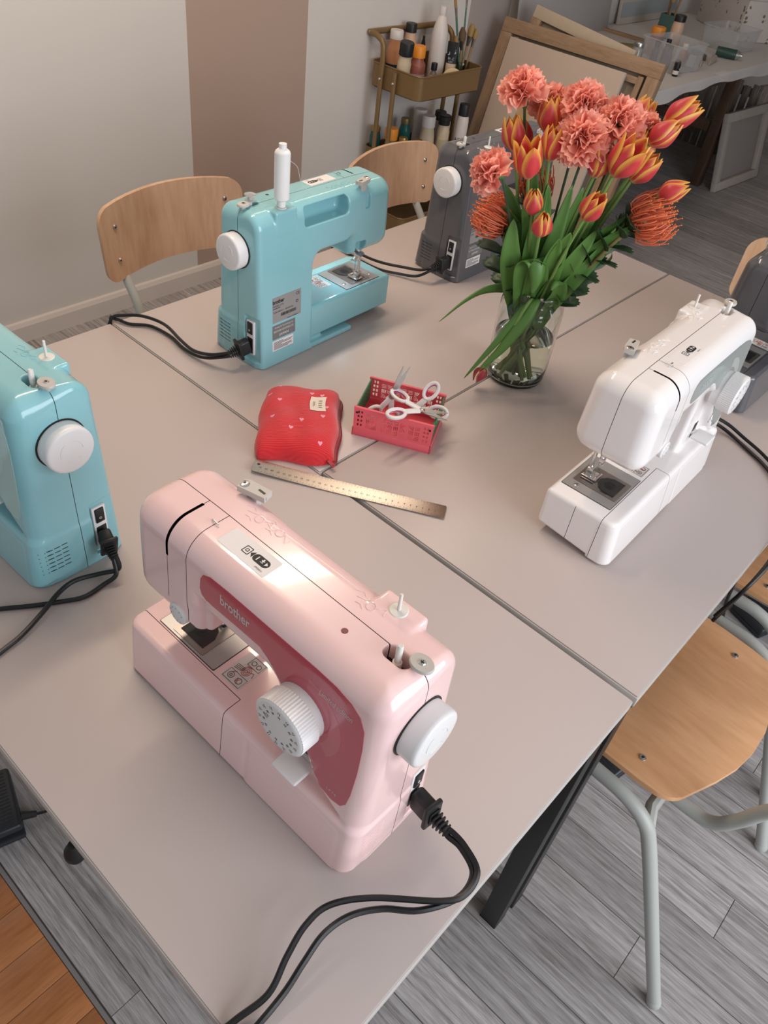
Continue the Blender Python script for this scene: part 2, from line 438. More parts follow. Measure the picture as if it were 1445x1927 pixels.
    CH['screw'] = MB().lathe([(0, .0030), (0.0028, .0030), (0.0030, .0024), (0.0055, .0024), (0.0062, .0012), (0.0064, -.004)], 14).mesh('screw')
    CH['socket'] = MB().lathe([(0, 0.0034), (0.0026, 0.0034), (0.0026, 0.001)], 6).mesh('socket')
    CH['sb'] = sb
chair_meshes()
def chair(loc, rz, label):
    t = empty('chair', (loc[0], loc[1], FLOOR), rz, label, 'chair', 'plywood chairs around the tables')
    put('seat', CH['seat'], M_plyx, t); put('backrest', CH['backrest'], M_ply, t)
    for s in (-1, 1):
        sf = put('side_frame', CH['side%d' % s], M_frame, t)
        put('foot_cap', CH['cap%d' % s], M_frame, sf); put('foot_cap', CH['capf%d' % s], M_frame, sf)
        put('back_upright', CH['up%d' % s], M_frame, t)
    put('crossbar', CH['cross'], M_frame, t); put('crossbar', CH['crossf'], M_frame, t)
    for s in (-1, 1):
        for z in (0.665, 0.745):
            q = put('screw', CH['screw'], M_screw, t, loc=(CH['bb'](s * .165, z) + 0.0062, s * .165, z), rot=(0, R(90), 0)); put('screw_socket', CH['socket'], M_hole, q)
        for xx in (-0.045, 0.11):
            q = put('screw', CH['screw'], M_screw, t, loc=(xx, s * .163, CH['sb'](xx, .163) + 0.0052)); put('screw_socket', CH['socket'], M_hole, q)
    return t
chair((-0.690, 0.412), 0, 'plywood chair in front of the bare wall, behind the turquoise machine with the spool')
chair((-0.600, 1.150), R(3), 'plywood chair in front of the gold trolley, beside the grey machine')
chair((0.605, 0.305), R(180 - 3.4), 'plywood chair whose whole seat shows, pushed under the white machine table')
chair((0.585, 0.855), R(180), 'plywood chair cut off by the right picture edge, just past the whole-seat chair')
chair((0.285, 1.325), R(-90), 'plywood chair behind the grey machine at the right picture edge')

# ================================================================== SEWING MACHINE (millimetres, X along the arm, front at y = 0)
def rint(a, b, r): return np.minimum(-r, np.maximum(a, b)) + np.hypot(np.maximum(a + r, 0), np.maximum(b + r, 0))
def runi(a, b, r): return -rint(-a, -b, r)
def sstep(a, b, x):
    t = np.clip((x - a) / (b - a), 0, 1); return t * t * (3 - 2 * t)
def rbox(x, y, z, a, b, r):
    c = [(a[i] + b[i]) / 2 for i in range(3)]; h = [(b[i] - a[i]) / 2 - r for i in range(3)]
    qx, qy, qz = np.abs(x - c[0]) - h[0], np.abs(y - c[1]) - h[1], np.abs(z - c[2]) - h[2]
    return np.sqrt(np.maximum(qx, 0) ** 2 + np.maximum(qy, 0) ** 2 + np.maximum(qz, 0) ** 2) + np.minimum(np.maximum(qx, np.maximum(qy, qz)), 0) - r
SCX = [0, 138, 160, 227, 248, 260, 280, 300, 308, 322, 345, 400]; SCZ = [224, 226, 229, 231, 218, 206, 178, 146, 128, 107, 92, 60]
def sdf(x, y, z, cuts=True):
    front = (13 + np.maximum(z - 80, 0) * 0.045 - y) * 0.999
    back = y - (139 - 0.045 * z)
    top = z - 293.5 + ((y - 70) / 70) ** 2 * 3 + sstep(120, 30, x) * 2
    right = x - 383 + ((y - 72) / 66) ** 2 * 3
    left = 21 - x + ((y - 66) / 66) ** 2 * 4 + ((z - 215) / 80) ** 2 * 2
    tb = rint(top, back, 27.0)
    fr = rint(front, right, 20.0)
    A = rint(tb, fr, 11 + 15 * sstep(110, 45, y))
    A = rint(A, left, 24.0)
    col = 243 - x
    arm = 196 - z
    ar = runi(col, arm, 24.0)
    head = rint(x - 136, 156 - z, 12.0)
    ar = runi(ar, head, 9.0)
    body = rint(A, ar, 9 + 21 * sstep(160, 118, x))
    body = rint(body, -z, 2.0)
    zc = np.interp(x, SCX, SCZ).astype(x.dtype)
    s = (z - zc) * 0.8
    scoop = rint(s, y - 31 - 0.0 * x, 10.0)
    scoop = np.maximum(scoop, 130 - x)
    body = rint(body, -scoop, 7.0)
    # bed
    def slab(x0, x1, y0, y1, z0, z1, rv, rt):
        yy = y - 0.09 * z
        d2 = rint(rint(x0 - x, y0 - yy, rv), rint(x - x1, y0 - yy, rv), 1.0)
        d2 = rint(d2, y - y1, 6.0)
        return rint(rint(d2, z - z1, rt), z0 - z, 2.0)
    bed = slab(2.0, 383.0, 2.0, 128.0, 0.0, 84.0, 17.0, 7.0)
    bed = rint(bed, (4.0 + 0.11 * y - z) * 0.99, 2.0)
    att = slab(1.5, 232.0, 1.5, 40.0, 3.5, 83.0, 17.0, 11.0)
    base = slab(204.0, 382.0, 1.5, 126.0, 0.0, 83.0 , 26.0, 12.0)
    base = np.maximum(base, z - 84 + 14 * sstep(240, 380, x) + (y < 0) * 0)
    bed = np.minimum(np.minimum(bed, att), base)
    d = runi(body, bed, 5.0)
    foot = rbox(x, y, z, (126, 100, 0), (250, 138.5, 10), 3.0)
    d = runi(d, foot, 4.0)
    pad = rbox(x, y, z, (288, 97, 250), (340, 127, 293), 4.0)
    d = runi(d, pad, 3.0)
    if cuts:
        hr = rbox(x, y, z, (152, 92, 250), (268, 200, 284), 9.0)
        d = rint(d, -hr, 3.0)
        rc = rbox(x, y, z, (377.5, 95, 13), (420, 134, 104), 2.0)
        d = rint(d, -rc, 1.2)
        sl = np.hypot(np.maximum(np.abs(x - 348) - 7, 0), y - 72) - 8
        d = rint(d, -np.maximum(sl, 272 - z), 1.2)
        nt_ = rbox(x, y, z, (96, 112, 150), (122, 150, 186), 4.0)
        d = rint(d, -nt_, 2.0)
        # notch behind the thread guide
        ng = rbox(x, y, z, (92, 121, 248), (104, 150, 276), 2.0)
        d = rint(d, -ng, 1.5)
    return d
def grad(P, cuts=True):
    e = 0.5; g = []
    for i in range(3):
        a = [P[:, k].copy() for k in range(3)]; b = [P[:, k].copy() for k in range(3)]
        a[i] += e; b[i] -= e
        g.append((sdf(*a, cuts=cuts) - sdf(*b, cuts=cuts)) / (2 * e))
    return np.stack(g, 1)
def surface_nets(h):
    lo = np.array([-4.0, -6.0, -4.0]); hi = np.array([392.0, 146.0, 300.0])
    n = np.ceil((hi - lo) / h).astype(int) + 1
    ax = [lo[i] + h * np.arange(n[i]) for i in range(3)]
    V = np.empty(n, np.float32)
    for i0 in range(0, n[0], 24):
        X, Y, Z = np.meshgrid(ax[0][i0:i0 + 24], ax[1], ax[2], indexing='ij')
        V[i0:i0 + 24] = sdf(X.astype(np.float32), Y.astype(np.float32), Z.astype(np.float32))
    S = V < 0
    c = np.zeros(n - 1, np.int8)
    for dx in (0, 1):
        for dy in (0, 1):
            for dz in (0, 1): c += S[dx:n[0] - 1 + dx, dy:n[1] - 1 + dy, dz:n[2] - 1 + dz]
    act = (c > 0) & (c < 8)
    idx = np.full(n - 1, -1, np.int64); cells = np.argwhere(act); idx[act] = np.arange(len(cells))
    acc = np.zeros((len(cells), 3)); cnt = np.zeros(len(cells))
    cor = [(a, b, d) for a in (0, 1) for b in (0, 1) for d in (0, 1)]
    for a in cor:
        for k in range(3):
            if a[k]: continue
            b = list(a); b[k] = 1
            va = V[cells[:, 0] + a[0], cells[:, 1] + a[1], cells[:, 2] + a[2]]; vb = V[cells[:, 0] + b[0], cells[:, 1] + b[1], cells[:, 2] + b[2]]
            m = (va < 0) != (vb < 0); t = np.where(m, va / np.where(m, va - vb, 1), 0)
            p = np.tile(np.array(a, float), (len(cells), 1)); p[:, k] = t
            acc[m] += p[m]; cnt[m] += 1
    P = lo + h * (cells + acc / cnt[:, None])
    quads = []
    for k in range(3):
        i, j = [(1, 2), (2, 0), (0, 1)][k]
        sl0 = [slice(None)] * 3; sl1 = [slice(None)] * 3; sl0[k] = slice(0, n[k] - 1); sl1[k] = slice(1, n[k])
        a, b = S[tuple(sl0)], S[tuple(sl1)]
        e = np.argwhere(a != b); fl_ = a[a != b]
        ok = (e[:, i] > 0) & (e[:, j] > 0) & (e[:, i] < n[i] - 1) & (e[:, j] < n[j] - 1); e = e[ok]; fl_ = fl_[ok]
        def cell(di, dj):
            q = e.copy(); q[:, i] -= di; q[:, j] -= dj; return idx[q[:, 0], q[:, 1], q[:, 2]]
        q = np.stack([cell(1, 1), cell(0, 1), cell(0, 0), cell(1, 0)], 1)
        q[~fl_] = q[~fl_][:, ::-1]
        quads.append(q)
    Q = np.concatenate(quads)
    for _ in range(3):
        d = sdf(P[:, 0], P[:, 1], P[:, 2]); g = grad(P); gl = np.maximum((g * g).sum(1), 0.3)
        st = g * (d / gl)[:, None]; ln = np.linalg.norm(st, axis=1); st *= np.minimum(1, 0.6 * h / np.maximum(ln, 1e-6))[:, None]
        P = P - st
    return P, Q
def np_mesh(name, P, Q):
    me = bpy.data.meshes.new(name)
    me.vertices.add(len(P)); me.vertices.foreach_set('co', P.astype(np.float32).ravel())
    me.loops.add(Q.size); me.loops.foreach_set('vertex_index', Q.astype(np.int32).ravel())
    me.polygons.add(len(Q)); me.polygons.foreach_set('loop_start', np.arange(0, Q.size, 4, dtype=np.int32))
    me.update(calc_edges=True); me.validate()
    return me
SEAM_Y = 77.0; SLOT_A = 85.0; SLOT_B = 116.0
ATT_Y = 34.0; ATT_X = 181.0
def split_body():
    P, Q = surface_nets(1.9)
    me = np_mesh('shell', P, Q)
    bm = bmesh.new(); bm.from_mesh(me); bpy.data.meshes.remove(me)
    def cut(co, no, sel):
        gf = [f for f in bm.faces if sel(f.calc_center_median())]
        ge = list({e for f in gf for e in f.edges}); gv = list({v for f in gf for v in f.verts})
        bmesh.ops.bisect_plane(bm, geom=gf + ge + gv, plane_co=co, plane_no=no, dist=1e-4)
    g = 0.42; BT = 89
    inhead = lambda c: c.z > 100 and c.y < SEAM_Y + 4 and c.x < 150
    for s in (-g, g): cut((0, SEAM_Y + s, 0), (0, 1, 0), lambda c: abs(c.y - SEAM_Y) < 6 and not (c.z < BT and c.y < 60))
    for s in (-g, g): cut((SLOT_B + s, 0, 0), (1, 0, 0), lambda c: inhead(c) and abs(c.x - SLOT_B) < 6)
    for s in (-1.9, -g, g, 1.9): cut((SLOT_A + s, 0, 0), (1, 0, 0), lambda c: inhead(c) and abs(c.x - SLOT_A) < 7)
    for s in (-g, g): cut((0, ATT_Y + s, 0), (0, 1, 0), lambda c: c.z < BT and abs(c.y - ATT_Y) < 6 and c.x < ATT_X + 3)
    for s in (-g, g): cut((ATT_X + s, 0, 0), (1, 0, 0), lambda c: c.z < BT and c.y < ATT_Y + 3 and abs(c.x - ATT_X) < 6)
    # cut of the bed left end seam continues the body seam
    for s in (-g, g): cut((0, SEAM_Y + s, 0), (0, 1, 0), lambda c: c.z < BT and abs(c.y - SEAM_Y) < 6)
    groups = {'front_shell': [], 'back_shell': [], 'face_cover': [], 'thread_guard': [], 'bed_attachment': []}
    for f in bm.faces:
        c = f.calc_center_median()
        onbedtop = c.z < 90 and c.y > ATT_Y and c.x < 240
        if c.z < BT and c.y < ATT_Y and c.x < ATT_X:
            if c.y > ATT_Y - g or c.x > ATT_X - g: continue
            groups['bed_attachment'].append(f); continue
        if c.z < BT and c.y < ATT_Y + g and c.x < ATT_X + g: continue
        if abs(c.y - SEAM_Y) < g and not (onbedtop and c.z > 70 and c.x > 3): continue
        if c.y > SEAM_Y and not (onbedtop and c.z > 70): groups['back_shell'].append(f); continue
        if inhead(c) and c.x < SLOT_B and c.y < SEAM_Y:
            if abs(c.x - SLOT_B) < g: continue
            if abs(c.x - SLOT_A) < (1.9 if (c.z > 252 and c.y < 70) else g) and c.z > 190: continue
            groups['face_cover' if c.x < SLOT_A else 'thread_guard'].append(f); continue
        if abs(c.x - SLOT_B) < g and inhead(c): continue
        groups['front_shell'].append(f)
    out = {}
    for name, fs in groups.items():
        vm = {}; vs = []; faces = []
        for f in fs:
            r = []
            for v in f.verts:
                if v.index not in vm or True:
                    k = vm.get(v)
                    if k is None: k = len(vs); vm[v] = k; vs.append((v.co * 0.001)[:])
                r.append(k)
            faces.append(r)
        m2 = bpy.data.meshes.new(name); m2.from_pydata(vs, [], faces); m2.update()
        m2.polygons.foreach_set('use_smooth', [True] * len(faces))
        out[name] = m2
    bm.free()
    return out
SHELL = split_body()

DIRS = {'front': (0, 1, 0), 'back': (0, -1, 0), 'top': (0, 0, -1), 'top_s': (0, 0, -1), 'end': (-1, 0, 0), 'left': (1, 0, 0)}
def trace(uv, side, cuts=False, zstart=None):
    uv = np.asarray(uv, float)
    if side == 'top_s': uv = uv + np.array([6.0, -3.0]); side = 'top'
    n = len(uv); d = np.array(DIRS[side], float)
    P = np.zeros((n, 3))
    if side == 'front': P[:, 0] = uv[:, 0]; P[:, 1] = -20; P[:, 2] = uv[:, 1]
    if side == 'back': P[:, 0] = uv[:, 0]; P[:, 1] = 165; P[:, 2] = uv[:, 1]
    if side == 'top': P[:, 0] = uv[:, 0]; P[:, 1] = uv[:, 1]; P[:, 2] = zstart or 320
    if side == 'end': P[:, 0] = 410; P[:, 1] = uv[:, 0]; P[:, 2] = uv[:, 1]
    if side == 'left': P[:, 0] = -20; P[:, 1] = uv[:, 0]; P[:, 2] = uv[:, 1]
    for _ in range(60):
        s = sdf(P[:, 0], P[:, 1], P[:, 2], cuts=cuts); P += d * (0.9 * np.minimum(s, 20))[:, None]
    g = grad(P, cuts); g /= np.linalg.norm(g, axis=1)[:, None]
    return P, g
def patch(outline, side, off=0.5, step=4.0, zstart=None, holes=(), flip=None):
    xs = [p[0] for p in outline]; ys = [p[1] for p in outline]; inner = []
    if step:
        a = min(xs) + step / 2
        while a < max(xs):
            b = min(ys) + step / 2
            while b < max(ys):
                if pin((a, b), outline, step * .4): inner.append((a, b))
                b += step
            a += step
    v2, tr = cdt(outline, holes, inner)
    return conform(v2, tr, side, off, zstart, outline)
def conform(v2, tr, side, off, zstart=None, outline=None):
    P, g = trace(v2, side, zstart=zstart)
    d = Vector(DIRS[side])
    top = (P + g * off) * 0.001
    fs = []
    for f in tr:
        a, b, c = [Vector(top[f[i]]) for i in (0, 1, 2)]
        nrm = (b - a).cross(c - a)
        fs.append(list(f) if nrm.dot(d) < 0 else list(f)[::-1])
    mb = MB(); mb.add(top.tolist(), fs)
    if outline is not None:
        P2, g2 = trace(outline, side, zstart=zstart); k = len(outline)
        u = ((P2 + g2 * off) * .001).tolist(); l = ((P2 - g2 * 0.4) * .001).tolist()
        mb.add(u + l, [[i, (i + 1) % k, k + (i + 1) % k, k + i] for i in range(k)])
    return mb
def letters(txt, side, at, height=None, width=None, bold=0.0, shear=0.0, off=0.75, rot=0.0, mirror=False, zstart=None):
    v, f = text2d(txt, height, width, bold, shear)
    if mirror: v = v * np.array([-1, 1])
    c, s = math.cos(R(rot)), math.sin(R(rot))
    v = np.stack([v[:, 0] * c - v[:, 1] * s + at[0], v[:, 0] * s + v[:, 1] * c + at[1]], 1)
    return conform(v.tolist(), f, side, off, zstart)
def mm(mb):
    mb.v = [tuple(c * 0.001 for c in v) for v in mb.v]; return mb
def surf(u, v, side, zstart=None):
    P, g = trace([(u, v)], side, zstart=zstart); return P[0], g[0]

SPEC = []     # (name, mesh, material key, parent index or None, only)
def part(name, mb, key, parent=None, only=None, ang=35):
    SPEC.append((name, mb.mesh(name, ang) if isinstance(mb, MB) else mb, key, parent, only)); return len(SPEC) - 1
def merge(*ms):
    o = MB()
    for m in ms: o.add(m.v, m.f)
    return o
def build_machine_spec():
    for n in ('front_shell', 'back_shell', 'face_cover', 'thread_guard', 'bed_attachment'): part(n, SHELL[n], 'body')
    # black block added inside the head, standing in for shade in the slots
    ch = MB().b2((52, 34, 204), (236, 104, 242), 4).b2((62, 44, 242), (150, 90, 276), 3)
    part('inner_frame', mm(ch), 'dark')
    # decorated front panel
    pan = [(143, 268), (139, 260), (138, 246), (141, 239), (147, 236)] + [(160, 235), (190, 237), (227, 237), (240, 231), (250, 222)] + \
          [(260, 211), (281, 182), (301, 150), (307, 133), (313, 121), (324, 111), (342, 107), (354, 110), (360, 120), (363, 140), (365, 180), (365, 220), (363, 246), (356, 260), (344, 268), (325, 272), (300, 273), (240, 273), (180, 273), (153, 272)]
    p = part('front_panel', patch(pan, 'front', 0.5, 5.0), 'panel')
    part('lettering', letters('brother', 'front', (191, 256), width=43, height=13.5, bold=0.022), 'ink_light', p, ang=0)
    part('lettering', letters('Limited edition', 'front', (328, 249), width=42, height=8, shear=0.35, rot=-1), 'ink_light', p, ('pink',), ang=0)
    part('lettering', letters('LP14', 'front', (341, 121), width=13, height=4.2), 'ink_light', p, ('pink',), ang=0)
    part('panel_swirl', patch(arc2(289, 202, 52, 85, -42, 20) + arc2(289, 202, 36.5, -42, 85, 16), 'front', 0.62, 5.0), 'panel_swirl', p)
    # stitch dial
    n = 60; pr = []
    for i in range(n * 2):
        a = PI * i / n; r = 32.6 if i % 2 else 31.7; pr.append((r * math.cos(a), r * math.sin(a)))
    Mf = Matrix(((1, 0, 0, 288), (0, 0, 1, -14), (0, -1, 0, 184), (0, 0, 0, 1)))
    Mf = Matrix.Translation((289, -10, 202)) @ Matrix.Rotation(R(-90), 4, 'X')
    dl = MB().prism(pr, 20.5, M=Mf)
    dl.lathe([(0, -2.0), (26, -2.0), (30, -1.4), (31.8, 0.2), (31.8, 2)], 48, Mf)
    dl.lathe([(30.5, 19), (30.5, 34)], 40, Mf)
    d_ = part('stitch_dial', mm(dl), 'white')
    mk = MB(); rg = random.Random(3)
    def dmark(ang, r0, r1, wd):
        a = R(ang); ux, uz = math.cos(a), math.sin(a); tx, tz = -uz, ux
        pts = [(289 + ux * r + tx * s * wd, -12.15, 202 + uz * r + tz * s * wd) for r, s in ((r0, -1), (r1, -1), (r1, 1), (r0, 1))]
        mk.add(pts, [[0, 1, 2, 3]])
    for i in range(14):
        a = 360 * i / 14 + 8
        dmark(a, 22.5, 27, 0.35); dmark(a + 5, 23.5, 26.5, 0.3)
        for j in range(3): dmark(a - 3 + 3.4 * j, 17 + rg.uniform(0, 1), 20.5, 0.3)
    for a in (150, 160, 170): dmark(a, 14, 18, 0.4)
    part('dial_marks', mm(mk), 'dark', d_, ang=0)
    # thread tension dial
    Mt = Matrix.Translation((122, 16, 172)) @ Matrix.Rotation(R(-64), 4, 'X')
    Mt = Matrix.Translation((101, 15, 176)) @ Matrix.Rotation(R(-90), 4, 'X')
    td = MB().lathe([(0, -.5), (11, -.5), (12.6, 0.0), (13.6, 1.2), (13.6, 24)], 36, Mt)
    t_ = part('tension_dial', mm(td), 'white')
    tm = MB()
    for i in range(9):
        a = R(i * 36 + 20); tm.sphere((101 + 9.6 * math.cos(a), 14.4, 176 + 9.6 * math.sin(a)), (.8, .25, 1.1), 6, 4)
    part('dial_marks', mm(tm), 'grey_ink', t_)
    # reverse lever
    lv = MB().box((289, 12, 106), (36, 30, 5), 2.4, seg=3).box((293, 32, 105), (14, 16, 6), 1.5)
    part('reverse_lever', mm(lv), 'white')
    part('lever_slot', mm(MB().b2((286, 30.4, 94), (300, 32, 124), 1)), 'dark')
    # needle plate on the bed
    pl = [(31, 31)] + [(129, 31), (129, 122), (31, 122)]
    np_ = part('needle_plate', mm(MB().prism([(x, y) for x, y in rrect(31, 37, 130, 120, 1.5, 3)], 2.2, M=Matrix.Translation((0, 0, 82.8)))), 'plate')
    part('plate_gap', mm(MB().prism(rrect(30.2, 36.2, 130.8, 120.8, 1.8, 3), 1.2, M=Matrix.Translation((0, 0, 83.2)))), 'dark', np_)
    fd = [(52, 38), (106, 38), (106, 104), (52, 104)]
    part('feed_plate', mm(MB().prism(rrect(51, 40, 106, 112, 2, 3), 1.0, M=Matrix.Translation((0, 0, 84.8)))), 'plate_dark', np_)
    sl = MB()
    for x in (62, 68, 76, 84, 90): sl.box((x, 95, 85.9), (2.6, 22, .5), .1)
    for i in range(6): sl.box((56 + 2 * i, 63 - i, 85.85), (.6, 12, .3))
    part('feed_slots', mm(sl), 'dark', np_)
    fdg = MB()
    for x in (65, 72, 80, 87): fdg.box((x, 95, 86.1), (2.0, 18, .9), .2)
    part('feed_dogs', mm(fdg), 'metal', np_)
    bc = [(58, 47), (98, 47), (98, 65), (93, 75), (84, 81), (72, 81), (63, 75), (58, 65)]
    b_ = part('bobbin_cover', mm(MB().prism(bc, 1.2, M=Matrix.Translation((0, 0, 85.6)))), 'smoke', np_)
    part('bobbin', mm(MB().lathe([(0, 0), (9, 0), (9, .5), (3, .5), (3, .9), (0, .9)], 20, Matrix.Translation((78, 63, 86.5)))), 'dark', b_)
    for (x, y) in ((42, 100), (118, 100)):
        part('plate_screw', mm(MB().lathe([(0, 1.0), (3.2, 1.0), (4.2, .4), (4.2, 0)], 16, Matrix.Translation((x, y, 85)))), 'metal', np_)
    # presser foot, needle
    pf = MB().cyl((78, 101, 98), (78, 101, 178), 3.2, seg=14)
    part('presser_bar', mm(pf), 'metal')
    ft = MB().box((78, 96, 88), (22, 24, 2.4), .8).box((78, 99, 96), (13, 10, 14), 1.5).box((78, 85, 89.5), (22, 5, 4), 1.2)
    ft.tube([(84, 101, 104), (93, 105, 106), (95, 111, 110)], 2.0, 8)
    part('presser_foot', mm(ft), 'metal')
    part('needle_clamp', mm(MB().cyl((76, 89, 120), (76, 89, 170), 3.4, seg=14).box((76, 88, 124), (9, 9, 9), 1.2).cyl((80, 88, 124), (89, 88, 124), 2.4, seg=10)), 'metal')
    part('needle', mm(MB().cyl((76, 90, 87.5), (76, 90, 121), .5, .9, seg=8)), 'metal')
    part('presser_lever', mm(MB().tube([(110, 112, 164), (112, 121, 160), (114, 131, 160), (116, 139, 168)], [(6, 3), (6, 3), (6.5, 2.8), (5, 2.2)], 10)), 'grey_dark')
    # needle threading hook at the head
    part('wire_hook', mm(MB().tube([(110, 60, 287), (110, 60, 294.5), (114, 59, 297), (121, 59, 296)], .9, 8)), 'metal')
    # hand wheel
    Mw = Matrix.Translation((381, 75, 221)) @ Matrix.Rotation(R(90), 4, 'Y')
    hw = MB().lathe([(29, -6), (29, 2), (31.4, 3), (31.8, 19.5), (31.3, 22.3), (29.8, 23.9), (27.5, 24.5), (0, 25.0)], 56, Mw)
    h_ = part('hand_wheel', mm(hw), 'white', ang=60)
    hm = MB()
    for r0 in (15,):
        for k in range(3):
            hm.tube([(405.9, 75 + r0 * math.cos(R(a)), 221 + r0 * math.sin(R(a))) for a in range(120 * k, 120 * k + 75, 8)], .45, 6)
    part('wheel_arrow', mm(hm), 'white', h_)
    rg_ = MB().lathe([(33.4, -3), (33.4, 2.6), (29, 2.6)], 56, Mw, cap=False)
    part('wheel_recess', mm(rg_), 'dark')
    # power inlet
    i_ = part('power_inlet', mm(MB().box((379.5, 108, 60), (4.5, 20, 70), .8)), 'white')
    part('power_switch', mm(MB().box((381.9, 108, 80), (4, 13.5, 24), 1.2)), 'dark', i_)
    part('switch_mark', mm(MB().tube([(383.95, 108 + 1.6 * math.cos(R(a)), 76 + 1.6 * math.sin(R(a))) for a in range(0, 361, 40)], .3, 6)), 'white', i_)
    part('socket', mm(MB().box((381.1, 108, 44), (3.4, 15, 32), .8)), 'dark', i_)
    # cooling slots on the right end
    vs = []
    for r in range(6):
        for k in range(4):
            y0 = 15 + 10.5 * k; zz = 27 + 7.4 * r
            vs.append(patch([(y0, zz), (y0 + 8.6, zz - .6), (y0 + 8.6, zz + .7), (y0, zz + 1.3)], 'end', 0.25, 0))
    part('cooling_slots', merge(*vs), 'vent', ang=0)
    # spool pin
    s_ = part('spool_pin', mm(MB().cyl((314, 112, 292), (314, 112, 316), 2.0, 1.7, seg=12, bev=.6)), 'pin')
    part('pin_base', mm(MB().lathe([(0, 1.6), (8.6, 1.4), (9.6, .6), (9.6, -1)], 24, Matrix.Translation((314, 112, 293)))), 'pin', s_)
    # bobbin winder
    part('winder_slot', mm(MB().b2((334, 65, 272.5), (362, 79, 274.5), 1)), 'dark')
    part('bobbin_spindle', mm(MB().lathe([(4.6, 0), (4.6, 12), (3.2, 13), (3.2, 33), (2.2, 35), (0, 35)], 14, Matrix.Translation((349, 72, 274.5))).box((349, 75.2, 301), (1.2, 1.2, 14))), 'pin')
    k_ = part('bobbin_stopper', mm(MB().lathe([(4, -14), (4, 0), (8, .4), (10.4, 1.2), (10.8, 3), (10.0, 5), (0, 5.2)], 24, Matrix.Translation((370, 78, 296)) @ Matrix.Diagonal((1.15, .9, 1, 1)))), 'grey')
    part('screw', mm(MB().lathe([(0, 1.0), (3, 1.0), (3.6, .3), (3.6, 0)], 12, Matrix.Translation((370, 78, 301)))), 'metal', k_)
    part('screw_socket', mm(MB().box((370, 78, 302.2), (3.6, .8, .5)).box((370, 78, 302.2), (.8, 3.6, .5))), 'dark', k_)
    # thread guide on the back of the head
    tg = MB().prism([(-10, -7), (24, -7), (24, 7), (-2, 9), (-10, 7)], 7, M=Matrix.Translation((101, 115, 295)) @ Matrix.Rotation(R(14), 4, 'Z')).box((107, 117, 288), (16, 8, 16), 2)
    g_ = part('thread_guide', mm(tg), 'grey')
    part('guide_slot', mm(MB().box((117, 119, 302.1), (9, 2.4, .6)).box((124, 116, 298.5), (2.5, 3, 4))), 'dark', g_)
    part('screw', mm(MB().lathe([(0, 1.6), (3.4, 1.6), (5.2, .8), (5.2, 0)], 16, Matrix.Translation((96, 114, 302)))), 'metal', g_)
    part('screw_socket', mm(MB().lathe([(0, .5), (1.7, .5), (1.7, 0)], 6, Matrix.Translation((96, 114, 303.4)))), 'dark', g_)
    # small hole in the top
    part('accessory_hole', mm(MB().lathe([(0, .35), (3, .3), (3.4, 0)], 16, Matrix.Translation((297, 58, surf(297, 58, 'top')[0][2])))), 'hole')
    # embossed threading marks on the top
    em = MB()
    def emb(pts):
        P, g = trace(pts, 'top'); em.tube((P + g * 0.1).tolist(), .55, 5)
    for cx, cy, q in ((122, 96, 1), (150, 98, -1), (276, 96, 1)):
        emb([(cx, cy), (cx + 10, cy + 3 * q), (cx + 15, cy + 8)]); emb([(cx + 3, cy - 6), (cx + 9, cy - 5), (cx + 14, cy - 8)])
        emb([(cx + 18 + 5 * math.cos(R(a)), cy + 5 * math.sin(R(a))) for a in range(0, 361, 45)]); emb([(cx + 24, cy + 2), (cx + 31, cy + 7 * q), (cx + 33, cy)])
        emb([(cx - 6, cy + 5), (cx + 2, cy + 9), (cx + 6, cy + 6)])
    part('embossed_marks', mm(em), 'body')
    # information sticker on top (the code square is left blank)
    st = part('information_sticker', patch(rrect(128, 49, 195, 75, 1.5, 3), 'top_s', .35, 6), 'sticker')
    lg = merge(patch(rrect(168, 57, 189, 67, 4.8, 5), 'top_s', .5, 0))
    lg = merge(lg, patch([(163.5, 62), (167.5, 57.8), (167.5, 66.2)], 'top_s', .5, 0))
    ph = patch(rrect(154, 57, 163, 67, 1.2, 3), 'top_s', .45, 0, holes=[rrect(155, 58, 162, 66, .8, 3)])
    cm = patch(rrect(156.6, 60, 160.4, 64, .8, 3), 'top_s', .5, 0, holes=[rrect(157.4, 60.8, 159.6, 63.2, .4, 3)])
    part('sticker_icons', merge(lg, ph, cm), 'ink', st, ang=0)
    part('lettering', letters('i', 'top_s', (173.5, 62), height=5.5, bold=.03, off=.62), 'sticker', st, ang=0)
    part('arrow_marks', merge(patch([(178, 60.4), (182, 60.4), (182, 61), (178, 61)], 'top_s', .62, 0), patch([(180, 61.4), (182.4, 63.6), (180.8, 63.6), (180.8, 65.6), (179.2, 65.6), (179.2, 63.6), (177.6, 63.6)], 'top_s', .62, 0), patch([(184.3, 59.6), (187.6, 62), (184.3, 64.4)], 'top_s', .62, 0)), 'sticker', st, ang=0)
    part('lettering', letters('LMP22A01X', 'top_s', (184, 53), width=10, height=2), 'ink', st, ang=0)
    # threading picture card on the bed
    card = MB().prism(rrect(139, 34, 170, 80, 1.5, 3), .35, M=Matrix.Translation((0, 5, 83.95)))
    c_ = part('bobbin_picture_card', mm(card), 'card')
    ln = MB()
    def stroke(pts, w=.45): ln.tube([(x, y + 5, 84.3) for x, y in pts], w, 5)
    def ring(cx, cy, r, w=.4): stroke([(cx + r * math.cos(R(a)), cy + r * math.sin(R(a))) for a in range(0, 361, 30)], w)
    def frame(x0, y0, x1, y1, w=.35): stroke([(x0, y0), (x1, y0), (x1, y1), (x0, y1), (x0, y0)], w)
    rl = MB(); 
    frame(141, 36, 168, 50); ring(148, 43, 4); ring(161, 43, 4); ring(148, 43, 1.6); frame(150, 66, 168, 79); ring(155, 72, 3); ring(163, 72, 3)
